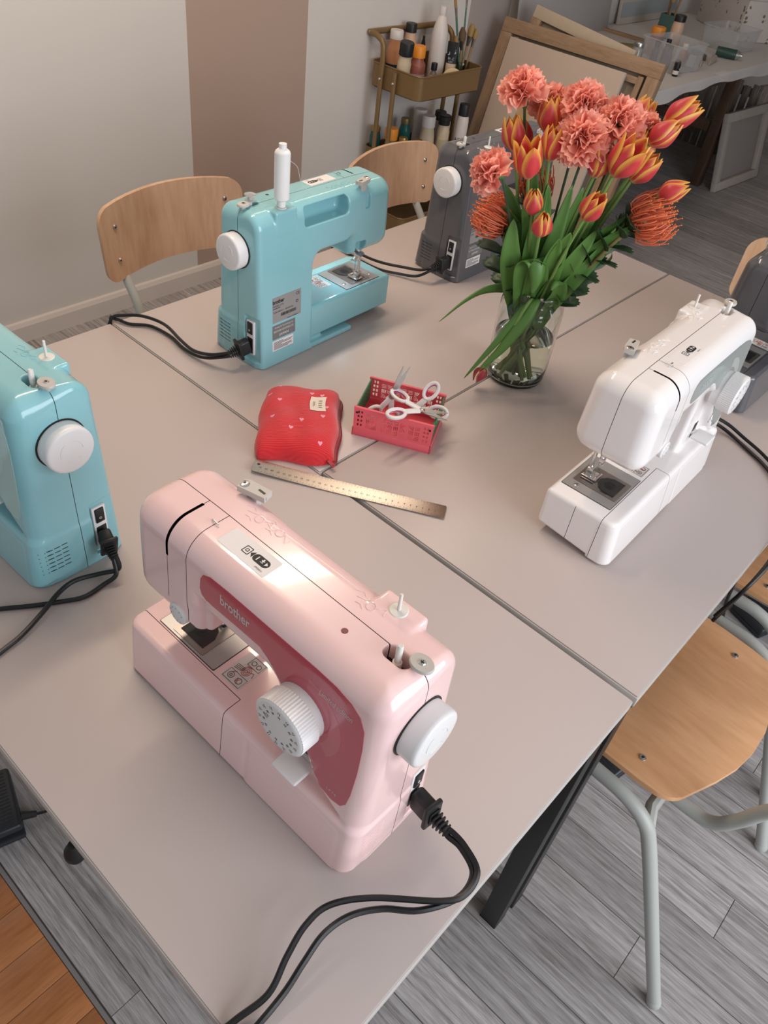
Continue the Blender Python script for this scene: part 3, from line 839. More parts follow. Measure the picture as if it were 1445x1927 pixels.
    for a in range(4): stroke([(142, 53 + 2 * a), (150, 54 + 2 * a), (154, 57 + a)], .35)
    part('card_lines', mm(ln), 'ink', c_)
    ln = MB(); ring(157, 58, 6); ring(157, 58, 4); ring(157, 58, 2); stroke([(157, 58), (166, 62), (168, 56)]); stroke([(152, 64), (161, 66)]); stroke([(146, 47), (150, 51)]); stroke([(157, 40), (161, 46)]); stroke([(161, 40), (157, 46)])
    part('card_threads', mm(ln), 'red_ink', c_)
    # rating labels on the back
    def back_text(txt, x, z, **k): return letters(txt, 'back', (x, z), mirror=True, off=.55, **k)
    def bx(a, b): return 385 - a, 385 - b
    l1 = part('rating_label', patch(rrect(385 - 108, 89, 385 - 35, 140, 1, 3), 'back', .3, 8), 'label_silver')
    part('lettering', back_text('brother', 385 - 50, 131, width=29, height=8, bold=.03), 'ink', l1, ang=0)
    part('lettering', back_text('MODEL LP14', 385 - 49, 122.5, width=27, height=3.6), 'ink', l1, ang=0)
    part('lettering', back_text('220-240 V~  50-60 Hz', 385 - 62, 110.5, width=50, height=3.2), 'ink', l1, ang=0)
    part('lettering', back_text('CE', 385 - 99, 133, width=9, height=6), 'ink', l1, ang=0)
    part('lettering', back_text('Made in VIETNAM', 385 - 86, 90.5, width=28, height=2.8), 'ink', l1, ang=0)
    bc_ = []; x = 56; rg = random.Random(5)
    while x < 95:
        wd = rg.choice((.5, .9, 1.3)); bc_.append(patch([(385 - x - wd, 99), (385 - x, 99), (385 - x, 105), (385 - x - wd, 105)], 'back', .5, 0)); x += wd + rg.choice((.5, .8))
    bc_.append(patch([(385 - 100, 115), (385 - 95, 115), (385 - 95, 120), (385 - 100, 120)], 'back', .45, 0, holes=[[(385 - 99, 116), (385 - 96, 116), (385 - 96, 119), (385 - 99, 119)]]))
    bc_.append(patch([(385 - 54, 117.2), (385 - 36, 117.2), (385 - 36, 118.4), (385 - 54, 118.4)], 'back', .45, 0))
    part('barcode', merge(*bc_), 'ink', l1, ang=0)
    l2 = part('origin_label', patch(rrect(385 - 93, 55, 385 - 34, 84, 1, 3), 'back', .3, 8), 'label_grey')
    part('lettering', back_text('Quality & Technology by', 385 - 63, 78.5, width=47, height=4), 'sticker', l2, ang=0)
    part('lettering', back_text('BROTHER INDUSTRIES LTD.', 385 - 63, 71, width=51, height=3.8), 'sticker', l2, ang=0)
    part('lettering', back_text('JAPAN', 385 - 63, 61.5, width=24, height=6, bold=.01), 'sticker', l2, ang=0)
    l3 = part('warning_label', patch(rrect(385 - 88, 31, 385 - 34, 52, 1, 3), 'back', .3, 8), 'sticker')
    bl = []
    for i, wd in enumerate((24, 48, 44, 20, 46, 47, 38)):
        z0 = 48.5 - 2.4 * i; bl.append(patch([(385 - 37 - wd, z0 - .5), (385 - 37, z0 - .5), (385 - 37, z0 + .5), (385 - 37 - wd, z0 + .5)], 'back', .45, 0))
    part('print_lines', merge(*bl), 'ink', l3, ang=0)
build_machine_spec()

KEYM = dict(dark=mat('black_plastic', (0.012, 0.012, 0.013), 0.45), white=mat('white_knob_plastic', (0.78, 0.76, 0.75), 0.32),
            grey=mat('light_grey_plastic', (0.52, 0.49, 0.45), 0.4), grey_dark=mat('mid_grey_plastic', (0.16, 0.17, 0.19), 0.4),
            grey_ink=mat('grey_print', (0.30, 0.28, 0.27), 0.6), metal=mat('bright_steel', (0.72, 0.70, 0.68), 0.22, 1.0),
            plate=mat('brushed_plate', (0.42, 0.41, 0.40), 0.38, 0.55), plate_dark=mat('feed_plate_steel', (0.30, 0.28, 0.26), 0.35, 0.9),
            smoke=mat('smoked_cover', (0.02, 0.02, 0.02), 0.12, spec=0.6), pin=mat('ivory_pin_plastic', (0.74, 0.71, 0.66), 0.35),
            sticker=mat('white_sticker', (0.78, 0.74, 0.73), 0.45), ink=mat('black_print', (0.015, 0.014, 0.014), 0.6), ink_light=mat('pale_print', (0.66, 0.50, 0.49), 0.4),
            card=mat('pale_card', (0.70, 0.64, 0.60), 0.5), red_ink=mat('red_print', (0.42, 0.06, 0.05), 0.6),
            label_silver=mat('silver_label', (0.36, 0.36, 0.36), 0.4, 0.35), label_grey=mat('grey_label', (0.20, 0.20, 0.20), 0.45, 0.2), hole=mat('pink_hole', (0.25, 0.08, 0.07), 0.6))
def machine(loc, rz, label, kind, over):
    t = empty('sewing_machine', (loc[0], loc[1], 0.0005), rz, label, 'sewing machine', 'sewing machines on the tables')
    objs = []
    for (name, me, key, par, only) in SPEC:
        if only and kind not in only: objs.append(None); continue
        m = over.get(key) or KEYM[key]
        o = put(name, me, m, t if par is None else objs[par]); objs.append(o)
        if name in ('embossed_marks', 'cooling_slots', 'feed_slots', 'feed_dogs', 'dial_marks', 'card_lines', 'card_threads', 'print_lines', 'barcode', 'arrow_marks', 'sticker_icons', 'wheel_arrow', 'guide_slot'): o['kind'] = 'stuff'
    return t
PLA = dict(rough=0.2, coat=0.5, spec=0.5)
pink = mat('pink_gloss', (0.91, 0.635, 0.615), **PLA); aqua = mat('turquoise_gloss', (0.26, 0.54, 0.585), **PLA)
whiteg = mat('white_gloss', (0.88, 0.84, 0.825), **PLA); greyg = mat('slate_grey_gloss', (0.098, 0.098, 0.108), **PLA)
dvent = mat('vent_dark', (0.03, 0.05, 0.055), 0.6)
machine((0.1147, -0.4478, 0), R(0.45), 'pink sewing machine with a raspberry front panel', 'pink',
        dict(body=pink, panel=mat('raspberry_panel', (0.52, 0.082, 0.115), 0.22, coat=.4), panel_swirl=mat('raspberry_swirl', (0.55, 0.12, 0.15), 0.22, coat=.4), vent=pink))
lit = machine((-0.4375, 0.4987, 0), R(-88.3), 'turquoise sewing machine with a white thread spool, lamp lit under the head', 'aqua',
        dict(body=aqua, panel=mat('pale_teal_panel', (0.40, 0.60, 0.58), 0.25), panel_swirl=mat('pale_teal_swirl', (0.45, 0.64, 0.62), 0.25), vent=dvent, hole=dvent))
mm_led = mm(MB().box((104, 74, 155.0), (16, 8, 5), 1.2)).build('work_lamp', mat('lit_lamp', (0.85, 0.93, 1.0), 0.4, emit=6.0), lit)
wl = bpy.data.lights.new('work_lamp_light', 'POINT'); wl.energy = 0.16; wl.color = (0.82, 0.91, 1.0); wl.shadow_soft_size = 0.006
wlo = bpy.data.objects.new('work_lamp_light', wl); COL.objects.link(wlo); wlo.parent = lit; wlo.location = (0.104, 0.074, 0.149)
machine((-0.4401, -0.4791, 0), R(1.5), 'turquoise sewing machine cut off by the left picture edge', 'aqua',
        dict(body=aqua, panel=mat('pale_teal_panel', (0.4, 0.6, 0.58), 0.25), panel_swirl=mat('pale_teal_swirl', (0.4, 0.6, 0.58), 0.25), vent=dvent, hole=dvent))
mw_ = machine((0.4510, 0.1765, 0), R(91.6), 'glossy white sewing machine with a grey-green front panel', 'white',
        dict(body=whiteg, panel=mat('sage_grey_panel', (0.27, 0.30, 0.285), 0.25, coat=.3), panel_swirl=mat('sage_grey_swirl', (0.40, 0.42, 0.40), 0.25), vent=whiteg, sticker=whiteg, ink_light=mat('sage_ink', (0.45, 0.49, 0.47), 0.4), hole=whiteg))
mw_.scale = (1.025, 1.04, 1.0)
machine((-0.4379, 1.1107, 0), R(-89.4), 'slate grey sewing machine behind the bouquet, hand wheel towards us', 'grey',
        dict(body=greyg, panel=mat('dark_panel', (0.05, 0.05, 0.055), 0.25), panel_swirl=mat('dark_swirl', (0.07, 0.07, 0.075), 0.25), vent=MATS['black_plastic'], hole=MATS['black_plastic']))
machine((0.4150, 0.7750, 0), R(90), 'slate grey sewing machine at the right picture edge, behind the white one', 'grey',
        dict(body=greyg, panel=mat('dark_panel', (0.05, 0.05, 0.055), 0.25), panel_swirl=mat('dark_swirl', (0.07, 0.07, 0.075), 0.25), vent=MATS['black_plastic'], hole=MATS['black_plastic']))

# ================================================================== THINGS ON THE TABLES
# ------------------------------------------------------------------ folding crate
M_coral = mat('coral_plastic', (0.78, 0.125, 0.155), 0.38)
M_green = mat('green_plastic', (0.018, 0.155, 0.065), 0.4)
crate = empty('folding_crate', (-0.0016, 0.197, 0.0), R(27.5), 'small coral red perforated crate with green ends, holding scissors', 'crate')
LX, LY, LH = 0.1435, 0.104, 0.060
def bar(x0, y0, x1, y1, wd=0.00105):
    dx, dy = x1 - x0, y1 - y0; l = math.hypot(dx, dy); nx, ny = -dy / l * wd, dx / l * wd
    return [(x0 + nx, y0 + ny), (x0 - nx, y0 - ny), (x1 - nx, y1 - ny), (x1 + nx, y1 + ny)]
def arcstrip(cx, cy, r, a0, a1, wd=0.00105):
    return arc2(cx, cy, r + wd, a0, a1, 6) + arc2(cx, cy, r - wd, a1, a0, 6)
def crate_holes():
    hs = []; s = 0.0106
    def cell(cx, cy, kind, rot=0):
        k = s / 2 - 0.0009
        loc = []
        if kind == 'h': loc = [bar(-k, j * 0.0030, k, j * 0.0030) for j in (-1, 0, 1)]
        if kind == 'a': loc = [arcstrip(-k, -k, r, 3, 87) for r in (0.0030, 0.0060, 0.0090)]
        c, sn = math.cos(R(rot)), math.sin(R(rot))
        for l in loc: hs.append([(cx + x * c - y * sn, cy + x * sn + y * c) for x, y in l])
    z0 = 0.0245
    for row, cells in enumerate([[('a', 0), ('h', 90), ('a', 90), ('h', 0)], [('h', 0), ('a', 180), ('h', 90), ('a', 0)], [('a', 90), ('h', 0), ('h', 0), ('a', 270)]]):
        for col, (kd, rt) in enumerate(cells): cell((col - 1.5) * 0.0112, z0 + row * 0.0108, kd, rt)
    for sx, pat in ((-1, [[('a', 0), ('a', 90)], [('h', 90), ('a', 180)], [('h', 0), ('h', 0)]]), (1, [[('h', 90), ('a', 90)], [('h', 90), ('h', 90)], [('a', 180), ('h', 90)]])):
        for row, cells in enumerate(pat):
            for col, (kd, rt) in enumerate(cells): cell(sx * 0.0385 + (col - 0.5) * 0.0108, z0 + row * 0.0108, kd, rt)
    for sx in (-1, 1):
        for row in range(4):
            for cx in (0.0565, 0.0622): hs.append([(sx * cx - .0018, .0215 + row * .0088), (sx * cx + .0018, .0215 + row * .0088), (sx * cx + .0018, .0275 + row * .0088), (sx * cx - .0018, .0275 + row * .0088)])
    return hs
tray = MB().b2((-LX / 2, -LY / 2, 0.0015), (LX / 2, LY / 2, 0.0035), .0005)
for s in (-1, 1):
    tray.b2((-LX / 2, s * (LY / 2 - .0028), 0), (LX / 2, s * LY / 2, 0.0165), .0006)
    tray.b2((s * (LX / 2 - .0028), -LY / 2, 0), (s * LX / 2, LY / 2, 0.0165), .0006)
tray.build('tray', M_coral, crate)
pm = MB().prism([(-LX / 2 + .002, .0165), (LX / 2 - .002, .0165), (LX / 2 - .0005, LH), (-LX / 2 + .0005, LH)], 0.0022, crate_holes()).mesh('long_side', 20)
for s in (-1, 1):
    o = put('long_side', pm, M_coral, crate, loc=(0, s * (LY / 2 - .0008) + (.0011 if s > 0 else .0011), 0), rot=(R(90), 0, 0))
    MB().b2((-LX / 2, s * LY / 2 - (.0045 if s > 0 else 0), LH - .0035), (LX / 2, s * LY / 2 + (0 if s > 0 else .0045), LH + .0005), .0006).build('rim', M_coral, crate)
eh = []
for r_ in range(4):
    for c_ in range(7): eh.append([(-.042 + c_ * .0122, .021 + r_ * .0085), (-.042 + c_ * .0122 + .0095, .021 + r_ * .0085), (-.042 + c_ * .0122 + .0095, .0235 + r_ * .0085), (-.042 + c_ * .0122, .0235 + r_ * .0085)])
em_ = MB().prism([(-LY / 2 + .005, .0165), (LY / 2 - .005, .0165), (LY / 2 - .005, LH - .002), (-LY / 2 + .005, LH - .002)], 0.0022, eh).mesh('end_panel', 20)
for s in (-1, 1): put('end_panel', em_, M_green, crate, loc=(s * (LX / 2 - .0035) - .001, 0, 0), rot=(R(90), 0, R(90)))
for sx in (-1, 1):
    for sy in (-1, 1): MB().b2((sx * (LX / 2 - .0065) - .002, sy * LY / 2 - .0012, LH - .012), (sx * (LX / 2 - .0065) + .002, sy * LY / 2 + .0012, LH - .0085), .0004).build('latch', KEYM['dark'], crate)

# ------------------------------------------------------------------ scissors
M_sw = mat('white_handle', (0.74, 0.71, 0.69), 0.35); M_mag = mat('magenta_grip', (0.45, 0.03, 0.16), 0.5)
M_blade = mat('scissor_steel', (0.50, 0.49, 0.48), 0.4, 1.0)
def scissors(pivot, tip, nrm, bl, hl, open_deg, label):
    x = (Vector(tip) - Vector(pivot)).normalized(); z = Vector(nrm); z = (z - x * z.dot(x)).normalized(); y = z.cross(x)
    t = empty('scissors', pivot, 0, label, 'scissors', 'scissors in the crate')
    t.rotation_euler = Matrix((x, y, z)).transposed().to_euler()
    for s in (-1, 1):
        a = s * open_deg / 2
        Rm = Matrix.Rotation(R(a), 4, 'Z')
        b = MB().prism([(-0.012, -s * .004), (0, -s * .005), (bl * .5, -s * .0045), (bl, s * .0002), (bl * .6, s * .0035), (0, s * .005), (-0.012, s * .003)], .0013, M=Rm @ Matrix.Translation((0, 0, s * .0008 - .0006)))
        b.build('blade', M_blade, t)
        y0 = -s
        pts = [(-0.006, y0 * .001, 0), (-hl * .30, y0 * .004, 0), (-hl * .50, y0 * .007, 0)]
        ring = [(-hl * .50 - hl * .25 + hl * .25 * math.cos(R(q)), y0 * (.016 + .0115 * math.sin(R(q + 200))), 0) for q in range(0, 361, 20)]
        h = MB().tube([tuple(Rm @ Vector(p)) for p in spline(pts, 5)], [(.0055, .0032)] * 11, 10, flat=(0, 1, 0))
        h.tube([tuple(Rm @ Vector(p)) for p in ring], [(.0042, .0034)] * len(ring), 10)
        hh = h.build('handle', M_sw, t)
        ir = [(-hl * .75 + hl * .20 * math.cos(R(q)), y0 * (.016 + .0082 * math.sin(R(q + 200))), 0) for q in range(0, 361, 20)]
        MB().tube([tuple(Rm @ Vector(p)) for p in ir], .0013, 8).build('grip_lining', M_mag, hh)
    MB().cyl((0, 0, -.0026), (0, 0, .0030), .0034, seg=14, bev=.0006).build('pivot_screw', M_screw, t)
    return t
scissors((-0.0160, 0.187, 0.066), (-0.008, 0.205, 0.123), (0.85, -0.5, 0.1), 0.062, 0.056, 12, 'upright scissors with both blades pointing up out of the crate')
scissors((0.0130, 0.212, 0.0400), (-0.020, 0.185, 0.012), (0.3, -0.75, 0.6), 0.036, 0.062, 10, 'scissors with the white handle loops raised over the right corner of the crate')
scissors((0.0500, 0.1930, 0.0690), (0.0846, 0.218, 0.0650), (0.02, -0.08, 0.99), 0.045, 0.064, 22, 'scissors with blade tips poking out past the green right end of the crate')

# ------------------------------------------------------------------ corduroy pouch
def corduroy():
    m = mat('red_corduroy', (0.60, 0.012, 0.018), 0.8, sheen=0.35)
    nt = m.node_tree; b = nt.nodes['Principled BSDF']
    tc = nt.nodes.new('ShaderNodeTexCoord'); wv = nt.nodes.new('ShaderNodeTexWave'); wv.bands_direction = 'X'; wv.inputs['Scale'].default_value = 105; wv.inputs['Distortion'].default_value = .4
    nt.links.new(tc.outputs['Object'], wv.inputs['Vector'])
    bp = nt.nodes.new('ShaderNodeBump'); bp.inputs['Strength'].default_value = .55; bp.inputs['Distance'].default_value = .0012
    nt.links.new(wv.outputs['Fac'], bp.inputs['Height']); nt.links.new(bp.outputs[0], b.inputs['Normal'])
    return m
M_cord = corduroy(); M_cdark = mat('dark_red_gusset', (0.27, 0.006, 0.012), 0.85, sheen=.2)
pouch = empty('zip_pouch', (-0.108, 0.052, 0), R(-47), 'red corduroy zip pouch embroidered with small pink hearts', 'pouch')
A_, B_ = 0.094, 0.0695
def ptop(a, b):
    ea = max(0, 1 - abs(a / A_) ** 5); eb = max(0, 1 - abs(b / B_) ** 5)
    h = 0.012 + 0.027 * (ea * eb) ** .45 + 0.006 * (1 - (b / B_) ** 2) * ea
    h += 0.012 * max(0, b / B_) * ea * (0.6 - a / A_ * .4) - 0.006 * max(0, a / A_ - .3)
    h += 0.0012 * math.sin(a * 95 + b * 40) * ea * eb + 0.0010 * math.sin(b * 130 - a * 30) * ea
    return h
def pxy(a, b):
    # soft outline: corners pulled in
    k = 1 - 0.045 * (abs(a / A_) ** 4) * (abs(b / B_) ** 4)
    return a * k + 0.004 * math.sin(b * 60), b * (k - 0.05 * (a / A_) ** 2 * (1 if b < 0 else .3)) + 0.002 * math.sin(a * 70)
NA, NB = 48, 36; vs = []; fs = []
for i in range(NA + 1):
    for j in range(NB + 1):
        a = A_ * (2 * i / NA - 1); b = B_ * (2 * j / NB - 1); x, y = pxy(a, b); vs.append((x, y, ptop(a, b)))
for i in range(NA):
    for j in range(NB): k = i * (NB + 1) + j; fs.append([k, k + NB + 1, k + NB + 2, k + 1])
rimi = [i * (NB + 1) for i in range(NA + 1)] + [NA * (NB + 1) + j for j in range(1, NB + 1)] + [i * (NB + 1) + NB for i in range(NA - 1, -1, -1)] + [j for j in range(NB - 1, 0, -1)]
ring_side = []
pb = MB(); 
base = len(vs)
for k in rimi: x, y, z = vs[k]; vs.append((x * .985, y * .985, 0.0005))
n = len(rimi)
for i in range(n):
    x, y, _ = vs[rimi[i]]
    if y > B_ * .80 and abs(x) < A_ * .97: continue
    fs.append([rimi[i], base + i, base + (i + 1) % n, rimi[(i + 1) % n]])
pb.add(vs, fs); pb.build('pouch_body', M_cord, pouch, ang=70)
g = MB(); idx = [k for k in rimi if vs[k][1] > B_ * .78]
idx.sort(key=lambda k: vs[k][0])
gv = []; gf = []
for k in idx:
    x, y, z = vs[k]; gv += [(x, y + .0005, z + .0004), (x, y + .004, z * .55), (x * .99, y + .0015, .0008)]
for i in range(len(idx) - 1):
    for j in range(2): gf.append([3 * i + j, 3 * i + j + 1, 3 * (i + 1) + j + 1, 3 * (i + 1) + j])
g.add(gv, gf).build('zip_gusset', M_cdark, pouch, ang=70)
zp = MB().tube([(vs[k][0], vs[k][1] + .0046, vs[k][2] * .55) for k in idx], .0016, 6); zp.build('zip_tape', mat('zip_red', (.20, .004, .008), .6), pouch)
ze = vs[idx[-1]]
zq = MB().prism(rrect(-.003, -.0035, .014, .0035, .002, 3), .0018, [rrect(.009, -.0014, .012, .0014, .001, 3)]).build('zip_pull', mat('zip_pull_red', (.33, .01, .02), .4), pouch, loc=(ze[0] + .002, ze[1] + .002, .010), rot=(0, R(8), R(38)))
hv = [(0, -1.0), (.55, -.45), (.95, .1), (.95, .5), (.7, .8), (.35, .78), (0, .45), (-.35, .78), (-.7, .8), (-.95, .5), (-.95, .1), (-.55, -.45)]
M_heart = mat('pink_embroidery', (0.78, 0.28, 0.36), 0.75, sheen=.2)
# (a along the pouch, b across), measured from its centre
for (a, b) in [(-.078, -.042), (-.078, .012), (-.050, -.056), (-.047, .037), (-.052, .018), (-.022, -.034), (-.012, .048), (.012, .040), (.022, -.046), (.028, .004), (.050, -.010), (.075, .043)]:
    hm = MB(); P = []
    for (x, y) in hv:
        aa, bb = a - y * .0040, b + x * .0040; X, Y = pxy(aa, bb); P.append((X, Y, ptop(aa, bb) + .0007))
    X, Y = pxy(a, b); P.append((X, Y, ptop(a, b) + .0013))
    m_ = len(hv); hm.add(P, [[i, (i + 1) % m_, m_] for i in range(m_)]); hm.add([(p[0], p[1], p[2]) for p in P[:-1]] + [(p[0], p[1], p[2] - .0012) for p in P[:-1]], [[i, m_ + i, m_ + (i + 1) % m_, (i + 1) % m_] for i in range(m_)])
    hm.build('heart', M_heart, pouch, ang=60)
tg_ = MB(); tv = []; na, nb = 6, 5
for i in range(na + 1):
    for j in range(nb + 1):
        a = -.042 + .042 * i / na; b = .019 + .027 * j / nb; X, Y = pxy(a, b); tv.append((X, Y, ptop(a, b) + .0012))
tg_.add(tv, [[i * (nb + 1) + j, (i + 1) * (nb + 1) + j, (i + 1) * (nb + 1) + j + 1, i * (nb + 1) + j + 1] for i in range(na) for j in range(nb)])
tgo = tg_.build('fabric_tag', mat('cream_cotton', (0.72, 0.62, 0.52), 0.8), pouch, ang=60)
def tagmark(a0, a1, b0, b1, nm, m):
    q = MB()
    q.add([(*pxy(a, b), ptop(a, b) + .0019) for a, b in ((a0, b0), (a1, b0), (a1, b1), (a0, b1))], [[0, 1, 2, 3]]); return q
tm_ = MB()
for k in range(2):
    q = tagmark(-.029, -.012 - .004 * k, .0245 + k * .0022, .0253 + k * .0022, '', None); tm_.add(q.v, q.f)
for k in range(4):
    q = tagmark(-.031 + .0065 * k, -.0295 + .0065 * k, .034, .040, '', None); tm_.add(q.v, q.f)
tag(tm_.build('tag_print', mat('tag_ink', (.16, .12, .10), .8), tgo, ang=0), kind='stuff')

# ------------------------------------------------------------------ steel ruler
M_rul = mat('ruler_steel', (0.44, 0.39, 0.345), 0.2, 1.0)
rul = empty('steel_ruler', (0.0608, 0.0058, 0.0), math.atan2(0.162, 0.2855), 'thirty centimetre steel ruler lying between the pouch and the pink machine', 'ruler')
RL, RW = 0.326, 0.0305
def rz_(x): return 0.0012 + 0.0045 * (x / (RL / 2)) ** 2 * (1 if x < 0 else .35)
ro = arc2(-RL / 2 + .006, RW / 2 - .006, .006, 90, 180, 5) + arc2(-RL / 2 + .006, -RW / 2 + .006, .006, 180, 270, 5)
ro += [(-RL / 2 + .03 * k, -RW / 2) for k in range(1, 10)] + [(RL / 2 - .002, -RW / 2), (RL / 2, -RW / 2 + .002), (RL / 2, RW / 2 - .002), (RL / 2 - .002, RW / 2)] + [(-RL / 2 + .03 * k, RW / 2) for k in range(9, 0, -1)]
rb_ = MB().prism(ro, .0010, [arc2(-RL / 2 + .009, 0.004, .0026, 0, 330, 11)])
rb_.v = [(x, y, z + rz_(x)) for x, y, z in rb_.v]
rb_.build('blade', M_rul, rul, ang=20)
tk = MB(); x0r = RL / 2 - .006
for k in range(301):
    ln_ = .0075 if k % 10 == 0 else (.0055 if k % 5 == 0 else .0038)
    if k % 5 and k % 2 and k > 0: continue
    x = x0r - k * .00102; zz = rz_(x) + .00112
    for s in (-1, 1): tk.add([(x - .00013, s * RW / 2, zz), (x + .00013, s * RW / 2, zz), (x + .00013, s * (RW / 2 - ln_), zz), (x - .00013, s * (RW / 2 - ln_), zz)], [[0, 1, 2, 3]])
tag(tk.build('graduation_marks', mat('ruler_ink', (.06, .05, .045), .6), rul, ang=0), kind='stuff')
nm_ = MB()
for k in range(1, 31):
    v, f = text2d(str(k), height=.0036); x = x0r - k * .0102; zz = rz_(x) + .00115
    nm_.add([(x - a, -.0028 - b, zz) for a, b in v.tolist()], f)
tag(nm_.build('numbers', MATS['ruler_ink'], rul, ang=0), kind='stuff')

# ------------------------------------------------------------------ thread spool on the turquoise machine's spool pin
th = R(-88.3); sp = Vector((-0.4375, 0.4987, 0.0005)) + Vector((math.cos(th) * .314 - math.sin(th) * .112, math.sin(th) * .314 + math.cos(th) * .112, 0.2952))
spool = empty('thread_spool', sp, 0, 'tall white thread spool standing on the turquoise sewing machine', 'thread spool')
MB().lathe([(.0024, 0), (.0075, 0), (.0075, .010), (.0052, .011), (.0052, .094), (.0066, .095), (.0066, .104), (.0024, .104)], 24).build('spool_core', mat('spool_plastic', (.80, .79, .77), .35), spool)
tw = [(.0055, .0105), (.0125, .0125)] + [(.0133 + .00012 * (k % 2), .014 + .0009 * k) for k in range(84)] + [(.0120, .0925), (.0070, .0965), (.0060, .097)]
MB().lathe(tw, 32).build('thread_winding', mat('white_thread', (.80, .79, .77), .8, sheen=.2), spool, ang=80)
MB().tube([tuple(Vector(q) - sp) for q in spline([(sp.x + .013, sp.y + .004, sp.z + .080), (sp.x + .005, sp.y + .030, sp.z + .062), (sp.x - .010, sp.y + .055, sp.z + .025), (sp.x - .022, sp.y + .085, sp.z + .003)], 8)], .0003, 5).build('loose_thread', MATS['white_thread'], spool)
MB().lathe([(.0033, 0), (.0105, 0), (.0105, .001), (.0045, .0015), (.0045, .0085), (.0105, .009), (.0105, .010), (.0033, .010)], 24)
th2 = Vector((math.cos(th) * .349 - math.sin(th) * .072, math.sin(th) * .349 + math.cos(th) * .072, 0))
bb_ = MB().lathe([(.0036, 0), (.0105, 0), (.0105, .001), (.0046, .0015), (.0046, .0085), (.0105, .009), (.0105, .010), (.0036, .010)], 24).build('bobbin', mat('clear_bobbin', (.85, .85, .85), .15, trans=.8), None, loc=Vector((-0.4375, 0.4987, .3005)) + th2)
tag(bb_, 'clear plastic bobbin on the winder of the turquoise machine', 'bobbin')

# ================================================================== BOUQUET IN THE JAR
VX, VY = 0.029, 0.520
def glass_mat(name, col, ior, rough=0.0):
    m = bpy.data.materials.new(name); m.use_nodes = True; MATS[name] = m
    b = m.node_tree.nodes['Principled BSDF']
    b.inputs['Base Color'].default_value = (*col, 1); b.inputs['Roughness'].default_value = rough
    b.inputs['Transmission Weight'].default_value = 1.0; b.inputs['IOR'].default_value = ior
    return m
vase = empty('glass_jar', (VX, VY, 0.0), 0, 'clear glass jar of water holding the bouquet', 'jar')
out_ = [(0.0, 0.0), (0.040, 0.0), (0.0465, 0.003), (0.0495, 0.010), (0.0512, 0.035), (0.0518, 0.09), (0.0520, 0.135), (0.0505, 0.147), (0.0465, 0.1555), (0.0452, 0.159), (0.0456, 0.1625), (0.0490, 0.1640), (0.0515, 0.1670), (0.0520, 0.1710), (0.0505, 0.1750), (0.0475, 0.1770)]
inn_ = [(0.0445, 0.1755), (0.0428, 0.170), (0.0425, 0.160), (0.0440, 0.1535), (0.0480, 0.145), (0.0494, 0.134), (0.0492, 0.09), (0.0486, 0.035), (0.0465, 0.012), (0.042, 0.0065), (0.0, 0.0055)]
out_ = [(r * 1.18, z * 1.13) for r, z in out_]; inn_ = [(r * 1.18, z * 1.13) for r, z in inn_]
MB().lathe(out_ + inn_, 56, cap=False).build('jar_glass', glass_mat('clear_glass', (0.93, 0.97, 0.95), 1.45), vase, ang=40)
MB().lathe([(r * 1.178, z * 1.13) for r, z in [(0.0, 0.0058), (0.0419, 0.0068), (0.0463, 0.0122), (0.0484, 0.035), (0.0490, 0.086), (0.0486, 0.0868), (0.0, 0.0866)]], 48, cap=False).build('water', glass_mat('greenish_water', (0.90, 0.93, 0.80), 1.33), vase, ang=40)

